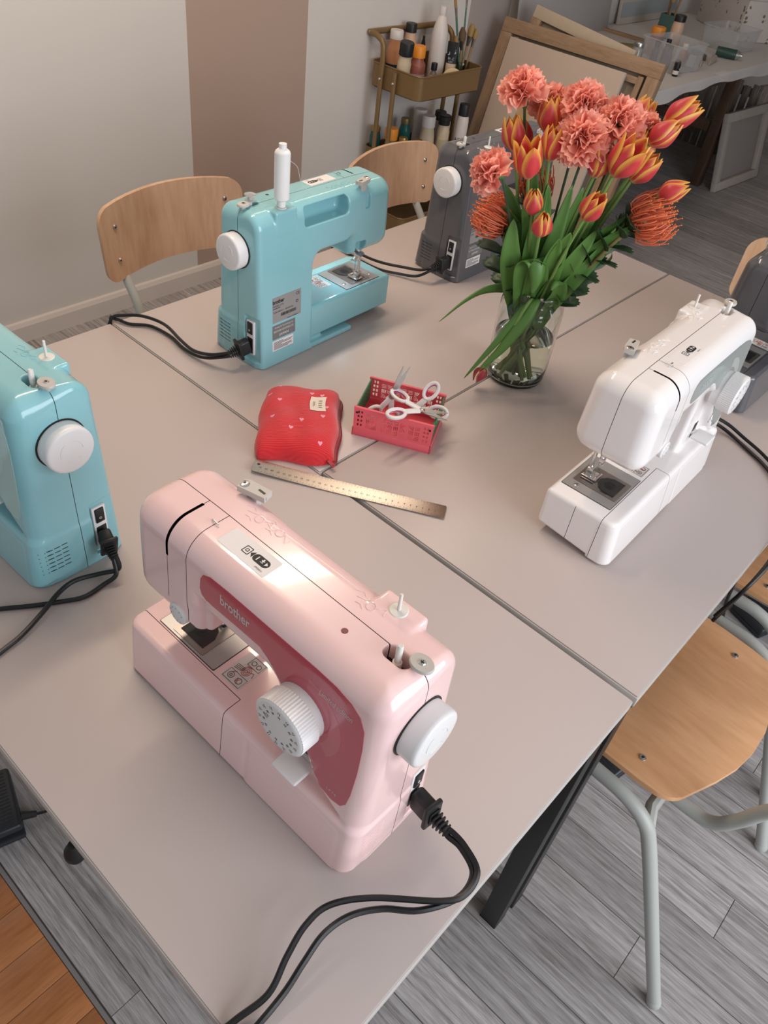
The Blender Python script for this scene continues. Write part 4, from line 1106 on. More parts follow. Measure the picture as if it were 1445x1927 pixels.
def uvmesh(vs, uvs, fs, name):
    me = bpy.data.meshes.new(name); me.from_pydata(vs, [], fs); me.update()
    l = me.uv_layers.new(name='petal')
    for p in me.polygons:
        p.use_smooth = True
        for li, vi in zip(p.loop_indices, p.vertices): l.data[li].uv = uvs[vi]
    return me
def petal_mat(name, red, edge, base):
    m = bpy.data.materials.new(name); m.use_nodes = True; MATS[name] = m
    nt = m.node_tree; N = nt.nodes; L = nt.links; b = N['Principled BSDF']
    b.inputs['Roughness'].default_value = 0.42; b.inputs['Sheen Weight'].default_value = 0.15
    b.inputs['Subsurface Weight'].default_value = 0.0
    uv = N.new('ShaderNodeUVMap'); uv.uv_map = 'petal'; sp = N.new('ShaderNodeSeparateXYZ'); L.new(uv.outputs[0], sp.inputs[0])
    def mth(op, a, c=None, d=None):
        n = N.new('ShaderNodeMath'); n.operation = op
        for i, q in enumerate((a, c, d)):
            if q is None: continue
            if isinstance(q, (int, float)): n.inputs[i].default_value = q
            else: L.new(q, n.inputs[i])
        return n.outputs[0]
    au = mth('ABSOLUTE', mth('MULTIPLY_ADD', sp.outputs[0], 2.0, -1.0))
    nz = N.new('ShaderNodeTexNoise'); nz.inputs['Scale'].default_value = 9; mp = N.new('ShaderNodeMapping'); mp.inputs['Scale'].default_value = (3.0, .5, 1); L.new(uv.outputs[0], mp.inputs[0]); L.new(mp.outputs[0], nz.inputs['Vector'])
    e = mth('ADD', mth('MULTIPLY', mth('POWER', au, 2.6), 0.95), mth('MULTIPLY', mth('POWER', sp.outputs[1], 3.0), 0.62))
    e = mth('ADD', e, mth('MULTIPLY_ADD', nz.outputs['Fac'], 0.30, -0.15))
    r = N.new('ShaderNodeValToRGB'); L.new(e, r.inputs[0])
    r.color_ramp.elements[0].position = 0.22; r.color_ramp.elements[0].color = (*red, 1)
    r.color_ramp.elements[1].position = 0.72; r.color_ramp.elements[1].color = (*edge, 1)
    r2 = N.new('ShaderNodeValToRGB'); L.new(sp.outputs[1], r2.inputs[0])
    r2.color_ramp.elements[0].position = 0.0; r2.color_ramp.elements[0].color = (1, 1, 1, 1); r2.color_ramp.elements[1].position = 0.12; r2.color_ramp.elements[1].color = (0, 0, 0, 1)
    mx = N.new('ShaderNodeMix'); mx.data_type = 'RGBA'; L.new(r2.outputs[0], mx.inputs[0]); L.new(r.outputs[0], mx.inputs[6]); mx.inputs[7].default_value = (*base, 1)
    L.new(mx.outputs[2], b.inputs['Base Color'])
    tr = N.new('ShaderNodeBsdfTranslucent'); L.new(mx.outputs[2], tr.inputs['Color'])
    ms = N.new('ShaderNodeMixShader'); ms.inputs[0].default_value = 0.32
    L.new(b.outputs[0], ms.inputs[1]); L.new(tr.outputs[0], ms.inputs[2]); L.new(ms.outputs[0], N['Material Output'].inputs['Surface'])
    return m
M_tul = petal_mat('tulip_petal', (0.66, 0.055, 0.065), (0.93, 0.55, 0.09), (0.66, 0.50, 0.16))
M_bud = petal_mat('tulip_bud_petal', (0.55, 0.06, 0.10), (0.70, 0.25, 0.12), (0.5, 0.4, 0.2))
M_car = petal_mat('carnation_petal', (1.0, 0.43, 0.32), (1.0, 0.57, 0.46), (1.0, 0.45, 0.34))
M_stem = mat('tulip_stem', (0.16, 0.27, 0.07), 0.5, var=.15, vscale=20)
M_leaf = mat('tulip_leaf', (0.095, 0.215, 0.045), 0.42, var=.22, vscale=14)
M_dleaf = mat('dark_foliage', (0.022, 0.058, 0.018), 0.45, var=.25, vscale=20)
M_wstem = mat('woody_stem', (0.24, 0.19, 0.07), 0.6, var=.2, vscale=30)
M_pin = mat('pincushion_style', (0.72, 0.165, 0.075), 0.5, var=.25, vscale=60)
M_pintip = mat('pincushion_tip', (0.80, 0.24, 0.05), 0.5)

def tulip_petal(Lh, Rm, close, half, tipout, seed):
    nv, nu = 12, 8; vs = []; uv = []; fs = []; rg = random.Random(seed)
    for i in range(nv + 1):
        v = i / nv
        r = Rm * (0.28 + 0.72 * math.sin(min(v / 0.42, 1) * PI / 2)) * (1 - close * max(0, (v - .42) / .58) ** 1.6) + tipout * max(0, v - .75) ** 2 * Rm * 6
        ha = half * (math.sin(PI * (0.20 + 0.80 * v) ** 0.95)) ** .62 if v < 1 else 0.02
        for j in range(nu + 1):
            u = 2 * j / nu - 1; a = u * ha
            rr = r * (1 - 0.10 * u * u) + Rm * .05 * (1 - abs(u)) ** 2
            vs.append((rr * math.cos(a), rr * math.sin(a), Lh * (v - .04 * u * u * v))); uv.append(((u + 1) / 2, v))
    for i in range(nv):
        for j in range(nu): k = i * (nu + 1) + j; fs.append([k, k + 1, k + nu + 2, k + nu + 1])
    return uvmesh(vs, uv, fs, 'petal')
TP = {'closed': (tulip_petal(.052, .0185, .72, 1.00, 0, 1), tulip_petal(.050, .0165, .70, .95, 0, 2)),
      'mid': (tulip_petal(.056, .0205, .38, .92, .0, 3), tulip_petal(.055, .018, .45, .90, 0, 4)),
      'open': (tulip_petal(.060, .0235, .06, .86, .25, 5), tulip_petal(.060, .0205, .20, .84, .1, 6))}
def blade(path, wid, side, fold=0.35, n=6, curl=0.0):
    P = spline(path, n); m = len(P); mb = MB(); vs = []; fs = []
    sd = Vector(side).normalized()
    for i in range(m):
        t = i / (m - 1); T = (P[min(i + 1, m - 1)] - P[max(i - 1, 0)]).normalized()
        s = (sd - T * sd.dot(T)).normalized(); nrm = s.cross(T)
        w_ = wid * (math.sin(PI * (0.10 + 0.90 * t) ** 0.8) ** .75 if t < 1 else 0.01) * .5
        for u in (-1, -.55, 0, .55, 1):
            vs.append(P[i] + s * (u * w_) + nrm * (abs(u) ** 1.5 * w_ * (fold + curl * t)))
    for i in range(m - 1):
        for j in range(4): k = i * 5 + j; fs.append([k, k + 1, k + 6, k + 5])
    b0 = [(v + Vector((0, 0, 0))) for v in vs]
    mb.add(vs, fs)
    return mb
def solid(me_mb, t=0.0006):
    """give a leaf sheet a little thickness"""
    me = me_mb.mesh('leaf', 80)
    bm = bmesh.new(); bm.from_mesh(me); bmesh.ops.solidify(bm, geom=bm.faces[:], thickness=t); bm.to_mesh(me); bm.free()
    me.polygons.foreach_set('use_smooth', [True] * len(me.polygons)); return me
rgf = random.Random(11)
def stem_path(head, axis, hb, spread=.030, foot=None):
    H = Vector(head); base = H - Vector(axis) * hb
    d = Vector((H.x - VX, H.y - VY, 0)); dl = d.length; d = d.normalized() if dl > 1e-6 else Vector((1, 0, 0))
    side = Vector((-d.y, d.x, 0)) * rgf.uniform(-.012, .012)
    p0 = Vector((VX, VY, 0)) - d * rgf.uniform(.005, .028) + side * 1.2; p0.z = rgf.uniform(.010, .022)
    p1 = Vector((VX, VY, .190)) + d * min(.042, dl * .34) + side * .8
    k = (base - p1).length
    return [p0, (p0 + p1) / 2 + d * .004, p1, p1.lerp(base, .5) + Vector((0, 0, k * .045)), base]
def orient(axis):
    return Vector(axis).normalized().to_track_quat('Z', 'X').to_euler()
def tulip(head, lean, kind, label, leaf=None, scale=1.0, petalm=None, stem=None, twist=None):
    H = Vector(head); ax = (Vector((H.x - VX, H.y - VY, (H.z - .16) * 1.0)).normalized() + Vector(lean)).normalized()
    Lh = {'closed': .052, 'mid': .056, 'open': .060}[kind] * scale
    base = H - ax * Lh * .48
    t = empty('tulip', base, 0, label, 'tulip', 'tulips in the jar')
    pa = stem or stem_path(head, ax, Lh * .48)
    pts = [q - base for q in spline(pa, 7)]
    MB().tube(pts, .0030, 8).build('stem', M_stem, t)
    q0 = orient(ax).to_quaternion(); tw_ = rgf.uniform(0, 2) if twist is None else twist
    for ly in (1, 0):
        for k in range(3):
            rot = q0 @ Euler((0, 0, tw_ + k * 2 * PI / 3 + (PI / 3 if ly else 0))).to_quaternion()
            o = put('petal', TP[kind][ly], petalm or M_tul, t); o.rotation_mode = 'QUATERNION'; o.rotation_quaternion = rot; o.scale = (scale,) * 3
    if leaf:
        for (path, wd, sd, fo) in leaf:
            put('leaf', solid(blade([Vector(p) - base for p in path], wd, sd, fo)), M_leaf, t)
    return t
CAMD = Vector((0.66, -1.25, 0)).normalized()       # side of the bouquet that faces into the room
SIDE = Vector((0.73, 0.67, 0.11))
def lf(tip, wd=.036, out=.0, fold=.35, bend=.5, z0=.12, sd=None):
    T = Vector(tip); d = Vector((T.x - VX, T.y - VY, 0)); dn = d.normalized()
    p0 = Vector((VX, VY, z0)) + dn * .020; p1 = Vector((VX, VY, .200)) + dn * .038
    mid = p1.lerp(T, .5) + Vector((0, 0, .02)) - dn * .006
    return ([p0, p1, mid, T], wd, sd or (SIDE + Vector((rgf.uniform(-.3, .3), rgf.uniform(-.3, .3), 0))), fold)
def W(u, v, d):
    """point of the bouquet: u metres to the right of the jar axis, height v, d metres towards the room"""
    return Vector((VX, VY, v)) + Vector((0.7345, 0.6785, 0)) * u + Vector((0.4714, -0.8819, 0)) * d
tulip((-0.056, 0.464, 0.450), (.0, 0, .1), 'mid', 'tulip at the far left of the bunch, left of the two upright middle tulips', [lf((-0.040, 0.440, 0.380))])
tulip((-0.017, 0.495, 0.486), (.05, .03, .1), 'mid', 'tulip standing highest in the middle, between the carnations', [lf((-0.01, 0.47, 0.42), .03)])
tulip((0.017, 0.468, 0.456), (.08, .06, .05), 'mid', 'tulip just below the highest middle tulip', [lf((0.035, 0.455, 0.40), .034)])
tulip((0.004, 0.427, 0.434), (.02, 0, .15), 'open', 'wide open tulip at left with broad yellow petal edges', [lf((0.008, 0.435, 0.36), .030)], 1.05)
tulip((0.088, 0.505, 0.445), (-.05, -.03, .1), 'mid', 'tulip under the lower middle carnation', [lf((0.075, 0.50, 0.40), .030)])
tulip((0.131, 0.505, 0.462), (.10, .05, 0), 'open', 'wide open tulip at right under the right-hand carnations', [lf((0.118, 0.505, 0.395), .034)], 1.12)
tulip((0.147, 0.548, 0.445), (.15, .1, 0), 'mid', 'tulip right beside the right-hand open tulip', [lf((0.150, 0.530, 0.37), .034)])
tulip((0.150, 0.572, 0.496), (.35, .25, -.1), 'closed', 'lower of the two tulips leaning out at upper right', [lf((0.120, 0.56, 0.40), .028)], 1.08)
tulip((0.157, 0.598, 0.524), (.45, .30, -.1), 'mid', 'topmost tulip leaning out at upper right', None, 1.05)
tulip((0.203, 0.555, 0.426), (.45, .25, -.15), 'closed', 'lone tulip reaching furthest right above the orange pincushion', [lf((0.178, 0.540, 0.37), .030)], .98)
tulip((0.035, 0.421, 0.377), (.05, 0, .3), 'closed', 'upper of the two small low tulips in front', [lf((-0.030, 0.435, 0.345), .046, fold=.25)], .92)
tulip((0.060, 0.423, 0.348), (.10, .05, .2), 'closed', 'lowest tulip of the two small ones in front', [lf((0.060, 0.430, 0.285), .044, fold=.5)], .95)
tulip((0.123, 0.456, 0.392), (.12, .1, .1), 'mid', 'single tulip in front of the dark green stems', [lf((0.103, 0.445, 0.345), .040), lf((0.088, 0.44, 0.33), .040, fold=.5)], .95)
tulip((0.115, 0.554, 0.474), (.10, .1, 0), 'closed', 'tulip half hidden behind the right-hand open tulip', None)
tulip((0.090, 0.597, 0.503), (.05, .1, 0), 'mid', 'tulip of which only yellow tips show behind the carnations', None)
# drooping leaves and the fallen bud in front of the jar
L1 = ([(VX - .010, VY - .030, .150), (VX - .030, VY - .040, .192), (-.022, .430, .200), (-.036, .385, .182), (-.053, .341, .143)], .038, (.5, -.3, .8), .3)
tulip((-0.066, 0.51, 0.440), (-.05, 0, .1), 'closed', 'tulip mostly hidden behind the left carnations, with the big leaf drooping left', [L1], .9)
L2 = ([(VX + .012, VY - .030, .165), (.055, .458, .196), (.052, .432, .170), (.034, .402, .112), (.006, .372, .040)], .017, (.75, .55, .5), .5)
L3 = ([(VX + .014, VY - .028, .165), (.060, .462, .200), (.066, .434, .168), (.048, .408, .108), (.026, .386, .066)], .024, (.75, .55, .5), .4)
tulip((0.010, 0.416, 0.030), (0, 0, 0), 'closed', 'small pink tulip bud hanging down beside the jar foot', [L2, L3], .74, M_bud,
      [Vector((VX + .01, VY - .02, .10)), Vector((VX + .016, VY - .030, .172)), Vector((.058, .450, .198)), Vector((.050, .425, .140)), Vector((.030, .420, .075)), Vector((.0185, .4185, .0505))])
bud = [o for o in bpy.data.objects if o.name.startswith('tulip') and o.get('label', '').startswith('small pink')][0]
for ch in bud.children:
    if ch.name.startswith('petal'):
        ch.rotation_quaternion = orient((-.35, -.12, -1)).to_quaternion() @ Euler((0, 0, float(int(ch.name[-1:]) if ch.name[-1:].isdigit() else 0) * 2 * PI / 3)).to_quaternion()
        ch.location = Vector((.0185, .4185, .0505)) - bud.location
# extra upright blades round the rim belong to the stems in front
def extra_leaf(owner_label, path, wd, sd, fold):
    o = [x for x in bpy.data.objects if x.get('label') == owner_label][0]
    put('leaf', solid(blade([Vector(p) - o.location for p in path], wd, sd, fold)), M_leaf, o)
extra_leaf('lowest tulip of the two small ones in front', [W(-.015, .15, .03), W(-.022, .20, .045), W(-.030, .26, .055), W(-.014, .275, .068), W(-.004, .245, .078), W(-.006, .215, .075)], .042, SIDE, .5)
extra_leaf('upper of the two small low tulips in front', [W(-.02, .15, .02), W(-.038, .20, .03), W(-.062, .27, .045), W(-.070, .335, .05)], .046, SIDE, .3)
extra_leaf('single tulip in front of the dark green stems', [W(.018, .15, .025), W(.030, .185, .045), W(.040, .215, .055), W(.036, .240, .066), W(.026, .225, .074)], .030, SIDE, .55)
extra_leaf('single tulip in front of the dark green stems', [W(.02, .15, .03), W(.040, .20, .045), W(.085, .28, .05), W(.135, .365, .04)], .030, SIDE, .4)
extra_leaf('tulip under the lower middle carnation', [W(.01, .15, .02), W(.022, .20, .035), W(.05, .28, .06), W(.075, .34, .07)], .040, SIDE, .4)
extra_leaf('wide open tulip at right under the right-hand carnations', [W(.02, .15, .01), W(.036, .20, .02), W(.10, .30, .02), W(.165, .40, .02)], .040, SIDE, .35)
extra_leaf('wide open tulip at left with broad yellow petal edges', [W(-.012, .15, .03), W(-.018, .20, .04), W(-.030, .30, .05), W(-.028, .40, .05)], .032, SIDE, .4)
extra_leaf('tulip just below the highest middle tulip', [W(-.004, .15, .02), W(-.004, .20, .03), W(.006, .30, .04), W(.014, .40, .04)], .036, SIDE, .35)
# a leaf rolled at its end
roll = [W(.02, .15, 0), W(.036, .195, .01), W(.070, .245, .02), W(.092, .268, .03)] + [W(.105 + .016 * (1 - q / 9) * math.cos(R(40 * q - 90)), .285 + .016 * (1 - q / 9) * math.sin(R(40 * q - 90)), .035) for q in range(8)]
extra_leaf('tulip right beside the right-hand open tulip', roll, .030, (0.47, -.88, .2), .05)

# ------------------------------------------------------------------ carnations
def car_petal(seed):
    rg = random.Random(seed); nv, nu = 7, 16; vs = []; uv = []; fs = []
    ph = [rg.uniform(0, 6.3) for _ in range(4)]; Lp = rg.uniform(.030, .036)
    for i in range(nv + 1):
        v = i / nv
        for j in range(nu + 1):
            u = 2 * j / nu - 1; a = u * R(46) * (.35 + .65 * v)
            r = Lp * v * (1 + (.055 * ((j % 2) * 2 - 1) + .06 * math.sin(4 * u + ph[0])) * v ** 4)
            z = .0065 * v ** 1.8 * (math.sin(5.2 * u + ph[1]) + .55 * math.sin(11 * u + ph[2])) + .010 * v * v - .006 * v ** 4
            vs.append((r * math.cos(a), r * math.sin(a), z)); uv.append(((u + 1) / 2 * .6 + .2, .15 + .75 * v))
    for i in range(nv):
        for j in range(nu): k = i * (nu + 1) + j; fs.append([k, k + 1, k + nu + 2, k + nu + 1])
    return uvmesh(vs, uv, fs, 'petal')
CP = [car_petal(20 + k) for k in range(6)]
def carnation(head, axis, label, scale=1.0, n=36):
    H = Vector(head); ax = Vector(axis).normalized(); base = H - ax * .020 * scale
    t = empty('carnation', base, 0, label, 'carnation', 'carnations in the jar')
    q0 = orient(ax).to_quaternion(); rg = random.Random(int(abs(head[0]) * 9999) + 5)
    for k in range(n):
        f = k / (n - 1); el = R(-12 + 92 * f ** 1.15); az = k * 2.39996 + rg.uniform(-.2, .2)
        rot = q0 @ Euler((0, 0, az)).to_quaternion() @ Euler((0, -el, 0)).to_quaternion() @ Euler((rg.uniform(-.35, .35), 0, 0)).to_quaternion()
        o = put('petal', CP[k % 6], M_car, t, loc=ax * (.012 + .007 * f) * scale); o.rotation_mode = 'QUATERNION'; o.rotation_quaternion = rot
        sc = scale * (1.27 - .22 * f); o.scale = (sc, sc, sc)
    c = MB().lathe([(.0028, -.006), (.0060, .0), (.0075, .008), (.0085, .022), (.0105, .028)], 12).build('calyx', mat('calyx_green', (.07, .14, .05), .5), t); c.rotation_mode = 'QUATERNION'; c.rotation_quaternion = q0; c.scale = (scale,) * 3
    MB().tube([q - base for q in spline(stem_path(head, ax, .022 * scale), 7)], .0024, 8).build('stem', mat('carnation_stem', (.045, .10, .05), .5), t)
    return t
carnation((-0.066, 0.481, 0.510), (-.25, -.20, 1), 'carnation at the top left, highest of the bunch', 1.0)
carnation((-0.039, 0.529, 0.489), (-.1, .1, 1), 'carnation half hidden behind the top left one', .95)
carnation((0.018, 0.536, 0.501), (.05, -.30, 1), 'carnation at the top centre of the bunch', 1.12)
carnation((0.059, 0.490, 0.472), (.12, -.75, .75), 'large carnation lowest in the centre, facing us', 1.15)
carnation((0.086, 0.539, 0.496), (.25, -.35, .9), 'carnation right of centre, between two others', 1.08)
carnation((0.106, 0.583, 0.483), (.45, .1, .8), 'carnation at the right end of the row', .95)
carnation((-0.039, 0.393, 0.406), (-.50, -.62, .25), 'carnation turned sideways at the far left, low down', .95)

# ------------------------------------------------------------------ pincushions
def lobed_leaf(Lh, wd):
    o = [(0, 0), (wd * .28, Lh * .15), (wd * .5, Lh * .45), (wd * .52, Lh * .72), (wd * .46, Lh * .86), (wd * .30, Lh * .84), (wd * .26, Lh * .96), (wd * .10, Lh * .92), (0, Lh)]
    o = o + [(-x, y) for x, y in o[-2:0:-1]]
    v2, tr = cdt(o, [], [(0, Lh * .3), (0, Lh * .6), (0, Lh * .8)])
    mb = MB(); mb.add([(x, y, .10 * Lh * (y / Lh) ** 2 * -1 + abs(x) * .35) for x, y in v2], tr); return solid(mb, .0007)
LFM = [lobed_leaf(.050, .030), lobed_leaf(.060, .036), lobed_leaf(.044, .027)]
def pincushion(head, axis, label, leaves, stem, scale=1.0, n=150, openness=1.0):
    H = Vector(head); ax = Vector(axis).normalized()
    t = empty('pincushion_flower', H, 0, label, 'pincushion flower', 'pincushion flowers in the jar')
    rot = orient(ax).to_matrix(); rg = random.Random(len(label))
    core = MB().sphere((0, 0, 0), (.016 * scale, .016 * scale, .018 * scale), 14, 10); core.v = [tuple(rot @ Vector(v)) for v in core.v]
    core.build('flower_core', mat('pincushion_core', (.30, .12, .05), .7), t)
    st = MB(); tp = MB()
    for k in range(n):
        f = (k + .5) / n; th_ = math.acos(1 - 1.15 * f) ; az = k * 2.39996 + rg.uniform(-.1, .1)
        d = Vector((math.sin(th_) * math.cos(az), math.sin(th_) * math.sin(az), math.cos(th_)))
        L_ = scale * rg.uniform(.036, .052); upv = Vector((0, 0, 1))
        lat = Vector((d.x, d.y, 0)); p0 = d * .011 * scale; p1 = lat * L_ * .62 + upv * (d.z * L_ * .55 - .003); p2 = lat * L_ * .80 + upv * (d.z * L_ * .70 + L_ * .34 * math.sin(th_) + .004); p3 = lat * L_ * rg.uniform(.55, .85) + upv * (d.z * L_ * .85 + L_ * rg.uniform(.40, .56) * math.sin(th_) + .007)
        pp = [rot @ p for p in spline([p0, p1, p2, p3], 3)]
        st.tube(pp, [.0012] * 4 + [.0010] * 4 + [.0008] * 2, 4)
        tp.sphere(pp[-1], .0013, 5, 3)
    tag(st.build('styles', M_pin, t), kind='stuff'); tag(tp.build('style_tips', M_pintip, t), kind='stuff')
    sp_ = [Vector(q) - H for q in spline(stem, 7)]
    MB().tube(sp_, .0036, 8).build('stem', M_wstem, t)
    for k in range(leaves):
        f = .40 + .58 * k / max(1, leaves - 1); i = int(f * (len(sp_) - 1)); p = sp_[min(i, len(sp_) - 1)]
        T = (sp_[min(i + 1, len(sp_) - 1)] - sp_[max(i - 1, 0)]).normalized(); az = k * 2.2
        u = T.orthogonal().normalized(); v = T.cross(u); d = (u * math.cos(az) + v * math.sin(az)) * .9 + T * .65
        o = put('leaf', LFM[k % 3], M_dleaf, t, loc=p); o.rotation_mode = 'QUATERNION'
        y = d.normalized(); z = (T - y * T.dot(y)).normalized(); x = y.cross(z)
        o.rotation_quaternion = Matrix((x, y, z)).transposed().to_quaternion()
    return t
pincushion((0.168, 0.546, 0.366), (.75, .30, .42), 'orange pincushion flower at the right side of the bunch', 20, [(VX - .02, VY - .01, .015), (VX + .01, VY + .01, .10), (VX + .036, VY + .012, .172), (.098, .530, .235), (.135, .538, .310), (.158, .543, .350)], 1.12, 170)
pincushion((-0.036, 0.452, 0.312), (-.75, -.55, .35), 'orange pincushion flower at the left side of the bunch', 12, [(VX + .02, VY + .01, .015), (VX, VY, .10), (VX - .026, VY - .020, .172), (-.008, .478, .215), (-.022, .462, .265), (-.030, .456, .295)], 1.0, 140)
pincushion((-0.020, 0.520, 0.352), (-.2, -.25, .9), 'orange pincushion flower deep inside the bunch, behind the small tulips', 8, [(VX, VY + .01, .015), (VX - .005, VY, .10), (VX - .012, VY + .004, .172), (.008, .516, .25), (-.010, .518, .325)], .85, 110)

# ================================================================== GOLD TROLLEY WITH PAINTS
M_gold = mat('gold_brown_paint', (0.235, 0.145, 0.062), 0.42, 0.35)
tro = empty('trolley', (-1.639, 2.2125, FLOOR), 0, 'gold-brown metal trolley against the wall, full of paint bottles', 'trolley')
def tray(z0, z1):
    o = rrect(-0.139, -0.2125, 0.139, 0.2125, 0.035, 6); i = rrect(-0.1365, -0.210, 0.1365, 0.210, 0.033, 6)
    m = MB().prism(o, z1 - z0, [i], M=Matrix.Translation((0, 0, z0))); m.prism(o, .002, M=Matrix.Translation((0, 0, z0)))
    t = m.build('tray', M_gold, tro, ang=25)
    rim = [(x, y, z1) for x, y in rrect(-0.139, -0.2125, 0.139, 0.2125, 0.035, 6)]
    MB().tube(rim + [rim[0]], .0035, 6).build('rolled_rim', M_gold, t)
    return t
zt = -FLOOR
for z0, z1 in ((zt - .085, zt + .005), (zt - .420, zt - .332), (zt - .66, zt - .575)): tray(z0, z1)
for sy in (-1, 1):
    for sx in (-0.062, 0.012):
        MB().tube([(sx, sy * 0.2235, .055), (sx, sy * 0.2235, zt + (-.005 if sx > 0 else -.02))], .010, 12).build('upright', M_gold, tro)
        for zz in (zt - .045, zt - .375):
            MB().lathe([(0, .003), (.004, .0025), (.0055, 0)], 10, Matrix.Translation((sx, sy * .2335, zz)) @ Matrix.Rotation(R(90 if sy < 0 else -90), 4, 'X')).build('rivet', M_screw, tro)
hp = [(-.062, -.2235, zt - .03), (-.062, -.2235, zt + .04), (-.070, -.2235, zt + .085), (-.105, -.224, zt + .104), (-.138, -.222, zt + .106), (-.146, -.205, zt + .106), (-.146, 0, zt + .106), (-.146, .205, zt + .106), (-.138, .222, zt + .106), (-.105, .224, zt + .104), (-.070, .2235, zt + .085), (-.062, .2235, zt + .04), (-.062, .2235, zt - .03)]
MB().tube(spline(hp, 6), .0115, 12).build('handle', M_gold, tro)
for sx in (-.11, .11):
    for sy in (-.18, .18):
        w_ = MB().cyl((sx - .011, sy, .022), (sx + .011, sy, .022), .0215, seg=20, bev=.003).build('castor', KEYM['dark'], tro)
        MB().b2((sx - .015, sy - .008, .020), (sx + .015, sy + .008, .082), .002).build('castor_fork', M_gold, w_)

def bottle(loc, prof, capprof, bodym, capm, label, name='paint_bottle', cat='paint bottle', low=None, band=None, tilt=(0, 0, 0), txt=None, group='paint bottles on the trolley'):
    """prof / capprof: (radius, height) pairs in metres"""
    t = empty(name, loc, 0, label, cat, group); t.rotation_euler = tilt
    MB().lathe(prof, 28).build('body', bodym, t)
    MB().lathe(capprof, 28).build('cap', capm, t)
    if low: MB().lathe(low[0], 28).build('lower_sleeve', low[1], t)
    if band: MB().lathe(band[0], 28, cap=False).build('label_band', band[1], t)
    if txt:
        for (s, hgt, zz, rad, mm_, az) in txt:
            v, f = text2d(s, height=hgt, bold=.01)
            MB().add([((rad + .0006) * math.cos(az + a / rad), (rad + .0006) * math.sin(az + a / rad), zz + b) for a, b in v.tolist()], f).build('lettering', mm_, t, ang=0)
    return t
def bp(r, h, neck=.55, sh=.75): return [(r * .9, 0), (r, .004), (r, h * sh), (r * .97, h * (sh + .04)), (r * neck, h * (sh + .16)), (r * neck, h)]
def cp(r, z0, z1): return [(r, z0), (r * 1.0, z1 - .004), (r * .93, z1), (0, z1)]
P_ = lambda n, c, r=.4, **k: mat(n, c, r, **k)
flesh = P_('peach_paint', (.60, .40, .27)); black = KEYM['dark']; orangec = P_('orange_cap', (.78, .27, .02)); whitec = P_('white_cap', (.66, .61, .57)); terr = P_('terracotta_paint', (.30, .095, .065))
navy = P_('navy_label', (.012, .035, .065)); cream = P_('cream_paint', (.62, .49, .34)); whiteb = P_('white_bottle', (.66, .60, .56)); teal = P_('teal_glass', (.015, .085, .085), .15); goldlid = P_('gold_lid', (.42, .26, .08), .3, metal=.8); smokeg = P_('smoked_glass', (.05, .055, .05), .12)
ZU, ZL = -0.0815, -0.4165
AZ = -0.95      # towards the room
bottle((-1.742, 2.108, ZU), bp(.035, .165, .8), cp(.028, .163, .197), P_('orange_paint', (.55, .25, .12)), whitec, 'white-capped bottle of orange-brown paint at the back left of the trolley', low=([(.0355, .0), (.0355, .075)], navy))
bottle((-1.742, 2.196, ZU), bp(.028, .185, .8), cp(.0235, .183, .216), flesh, black, 'tall peach bottle with a black cap at the back of the upper trolley tray')
bottle((-1.642, 2.050, ZU), bp(.0285, .140, .85), cp(.0290, .138, .186), cream, black, 'cream bottle with a large slanting black cap on the upper trolley tray', band=([(.0291, .035), (.0291, .082)], P_('white_label', (.62, .58, .55))), tilt=(R(3), R(6), 0), txt=[('system3', .017, .060, .0291, black, AZ)])
bottle((-1.640, 2.140, ZU), bp(.0345, .125, .72, .70), cp(.0285, .118, .160), terr, orangec, 'terracotta paint bottle with an orange cap on the upper trolley tray', band=([(.0352, .015), (.0352, .060)], P_('pale_label', (.42, .36, .38))))
bottle((-1.752, 2.300, ZU), bp(.018, .11, .5), [(.010, .11), (.010, .125), (.004, .150), (.006, .156), (0, .162)], black, black, 'small black bottle with a pointed nozzle on the upper trolley tray')
bottle((-1.668, 2.300, ZU), [(.034, 0), (.036, .006), (.036, .15), (.034, .19), (.020, .245), (.014, .252), (.014, .262)], cp(.015, .260, .285), whiteb, whitec, 'big white squeeze bottle, tallest on the trolley')
bottle((-1.600, 2.205, ZU), bp(.015, .075, .6), cp(.013, .073, .100), P_('grey_paint', (.22, .18, .15)), black, 'little grey bottle with a black cap at the front of the upper trolley tray', band=([(.0154, .03), (.0154, .055)], P_('white_label', (.62, .58, .55))))
# paint tube standing on its cap
tb = empty('paint_tube', (-1.610, 2.330, ZU), R(25), 'black and cream paint tube standing on its cap on the trolley', 'paint tube')
tbm = MB(); 
def flat_ring(rx, ry, z): return [(rx * math.cos(2 * PI * k / 20), ry * math.sin(2 * PI * k / 20), z) for k in range(20)]
def loft(rings):
    m = MB(); n = 20; vs = [p for r_ in rings for p in r_]
    fs = [[i * n + k, i * n + (k + 1) % n, (i + 1) * n + (k + 1) % n, (i + 1) * n + k] for i in range(len(rings) - 1) for k in range(n)] + [list(range(n))[::-1], [(len(rings) - 1) * n + k for k in range(n)]]
    return m.add(vs, fs)
loft([flat_ring(.016, .016, 0), flat_ring(.016, .016, .030)]).build('cap', black, tb)
loft([flat_ring(.021, .021, .030), flat_ring(.022, .018, .060), flat_ring(.023, .014, .085)]).build('lower_body', cream, tb)
loft([flat_ring(.0232, .0142, .085), flat_ring(.025, .008, .135), flat_ring(.0255, .0015, .165)]).build('upper_body', black, tb)
for s_, h_, z_ in (('JB', .026, .128), ('BASIC', .010, .104), ('ACRYL', .008, .092)):
    v, f = text2d(s_, height=h_, width=min(.034, h_ * 2.6)); MB().add([(a, -.0155 + .0002 * 0 - (.0135 - (z_ + b - .085) / .08 * .0125) + .0145, z_ + b) for a, b in v.tolist()], f).build('lettering', P_('pale_blue_print', (.42, .50, .55)), tb, ang=0)
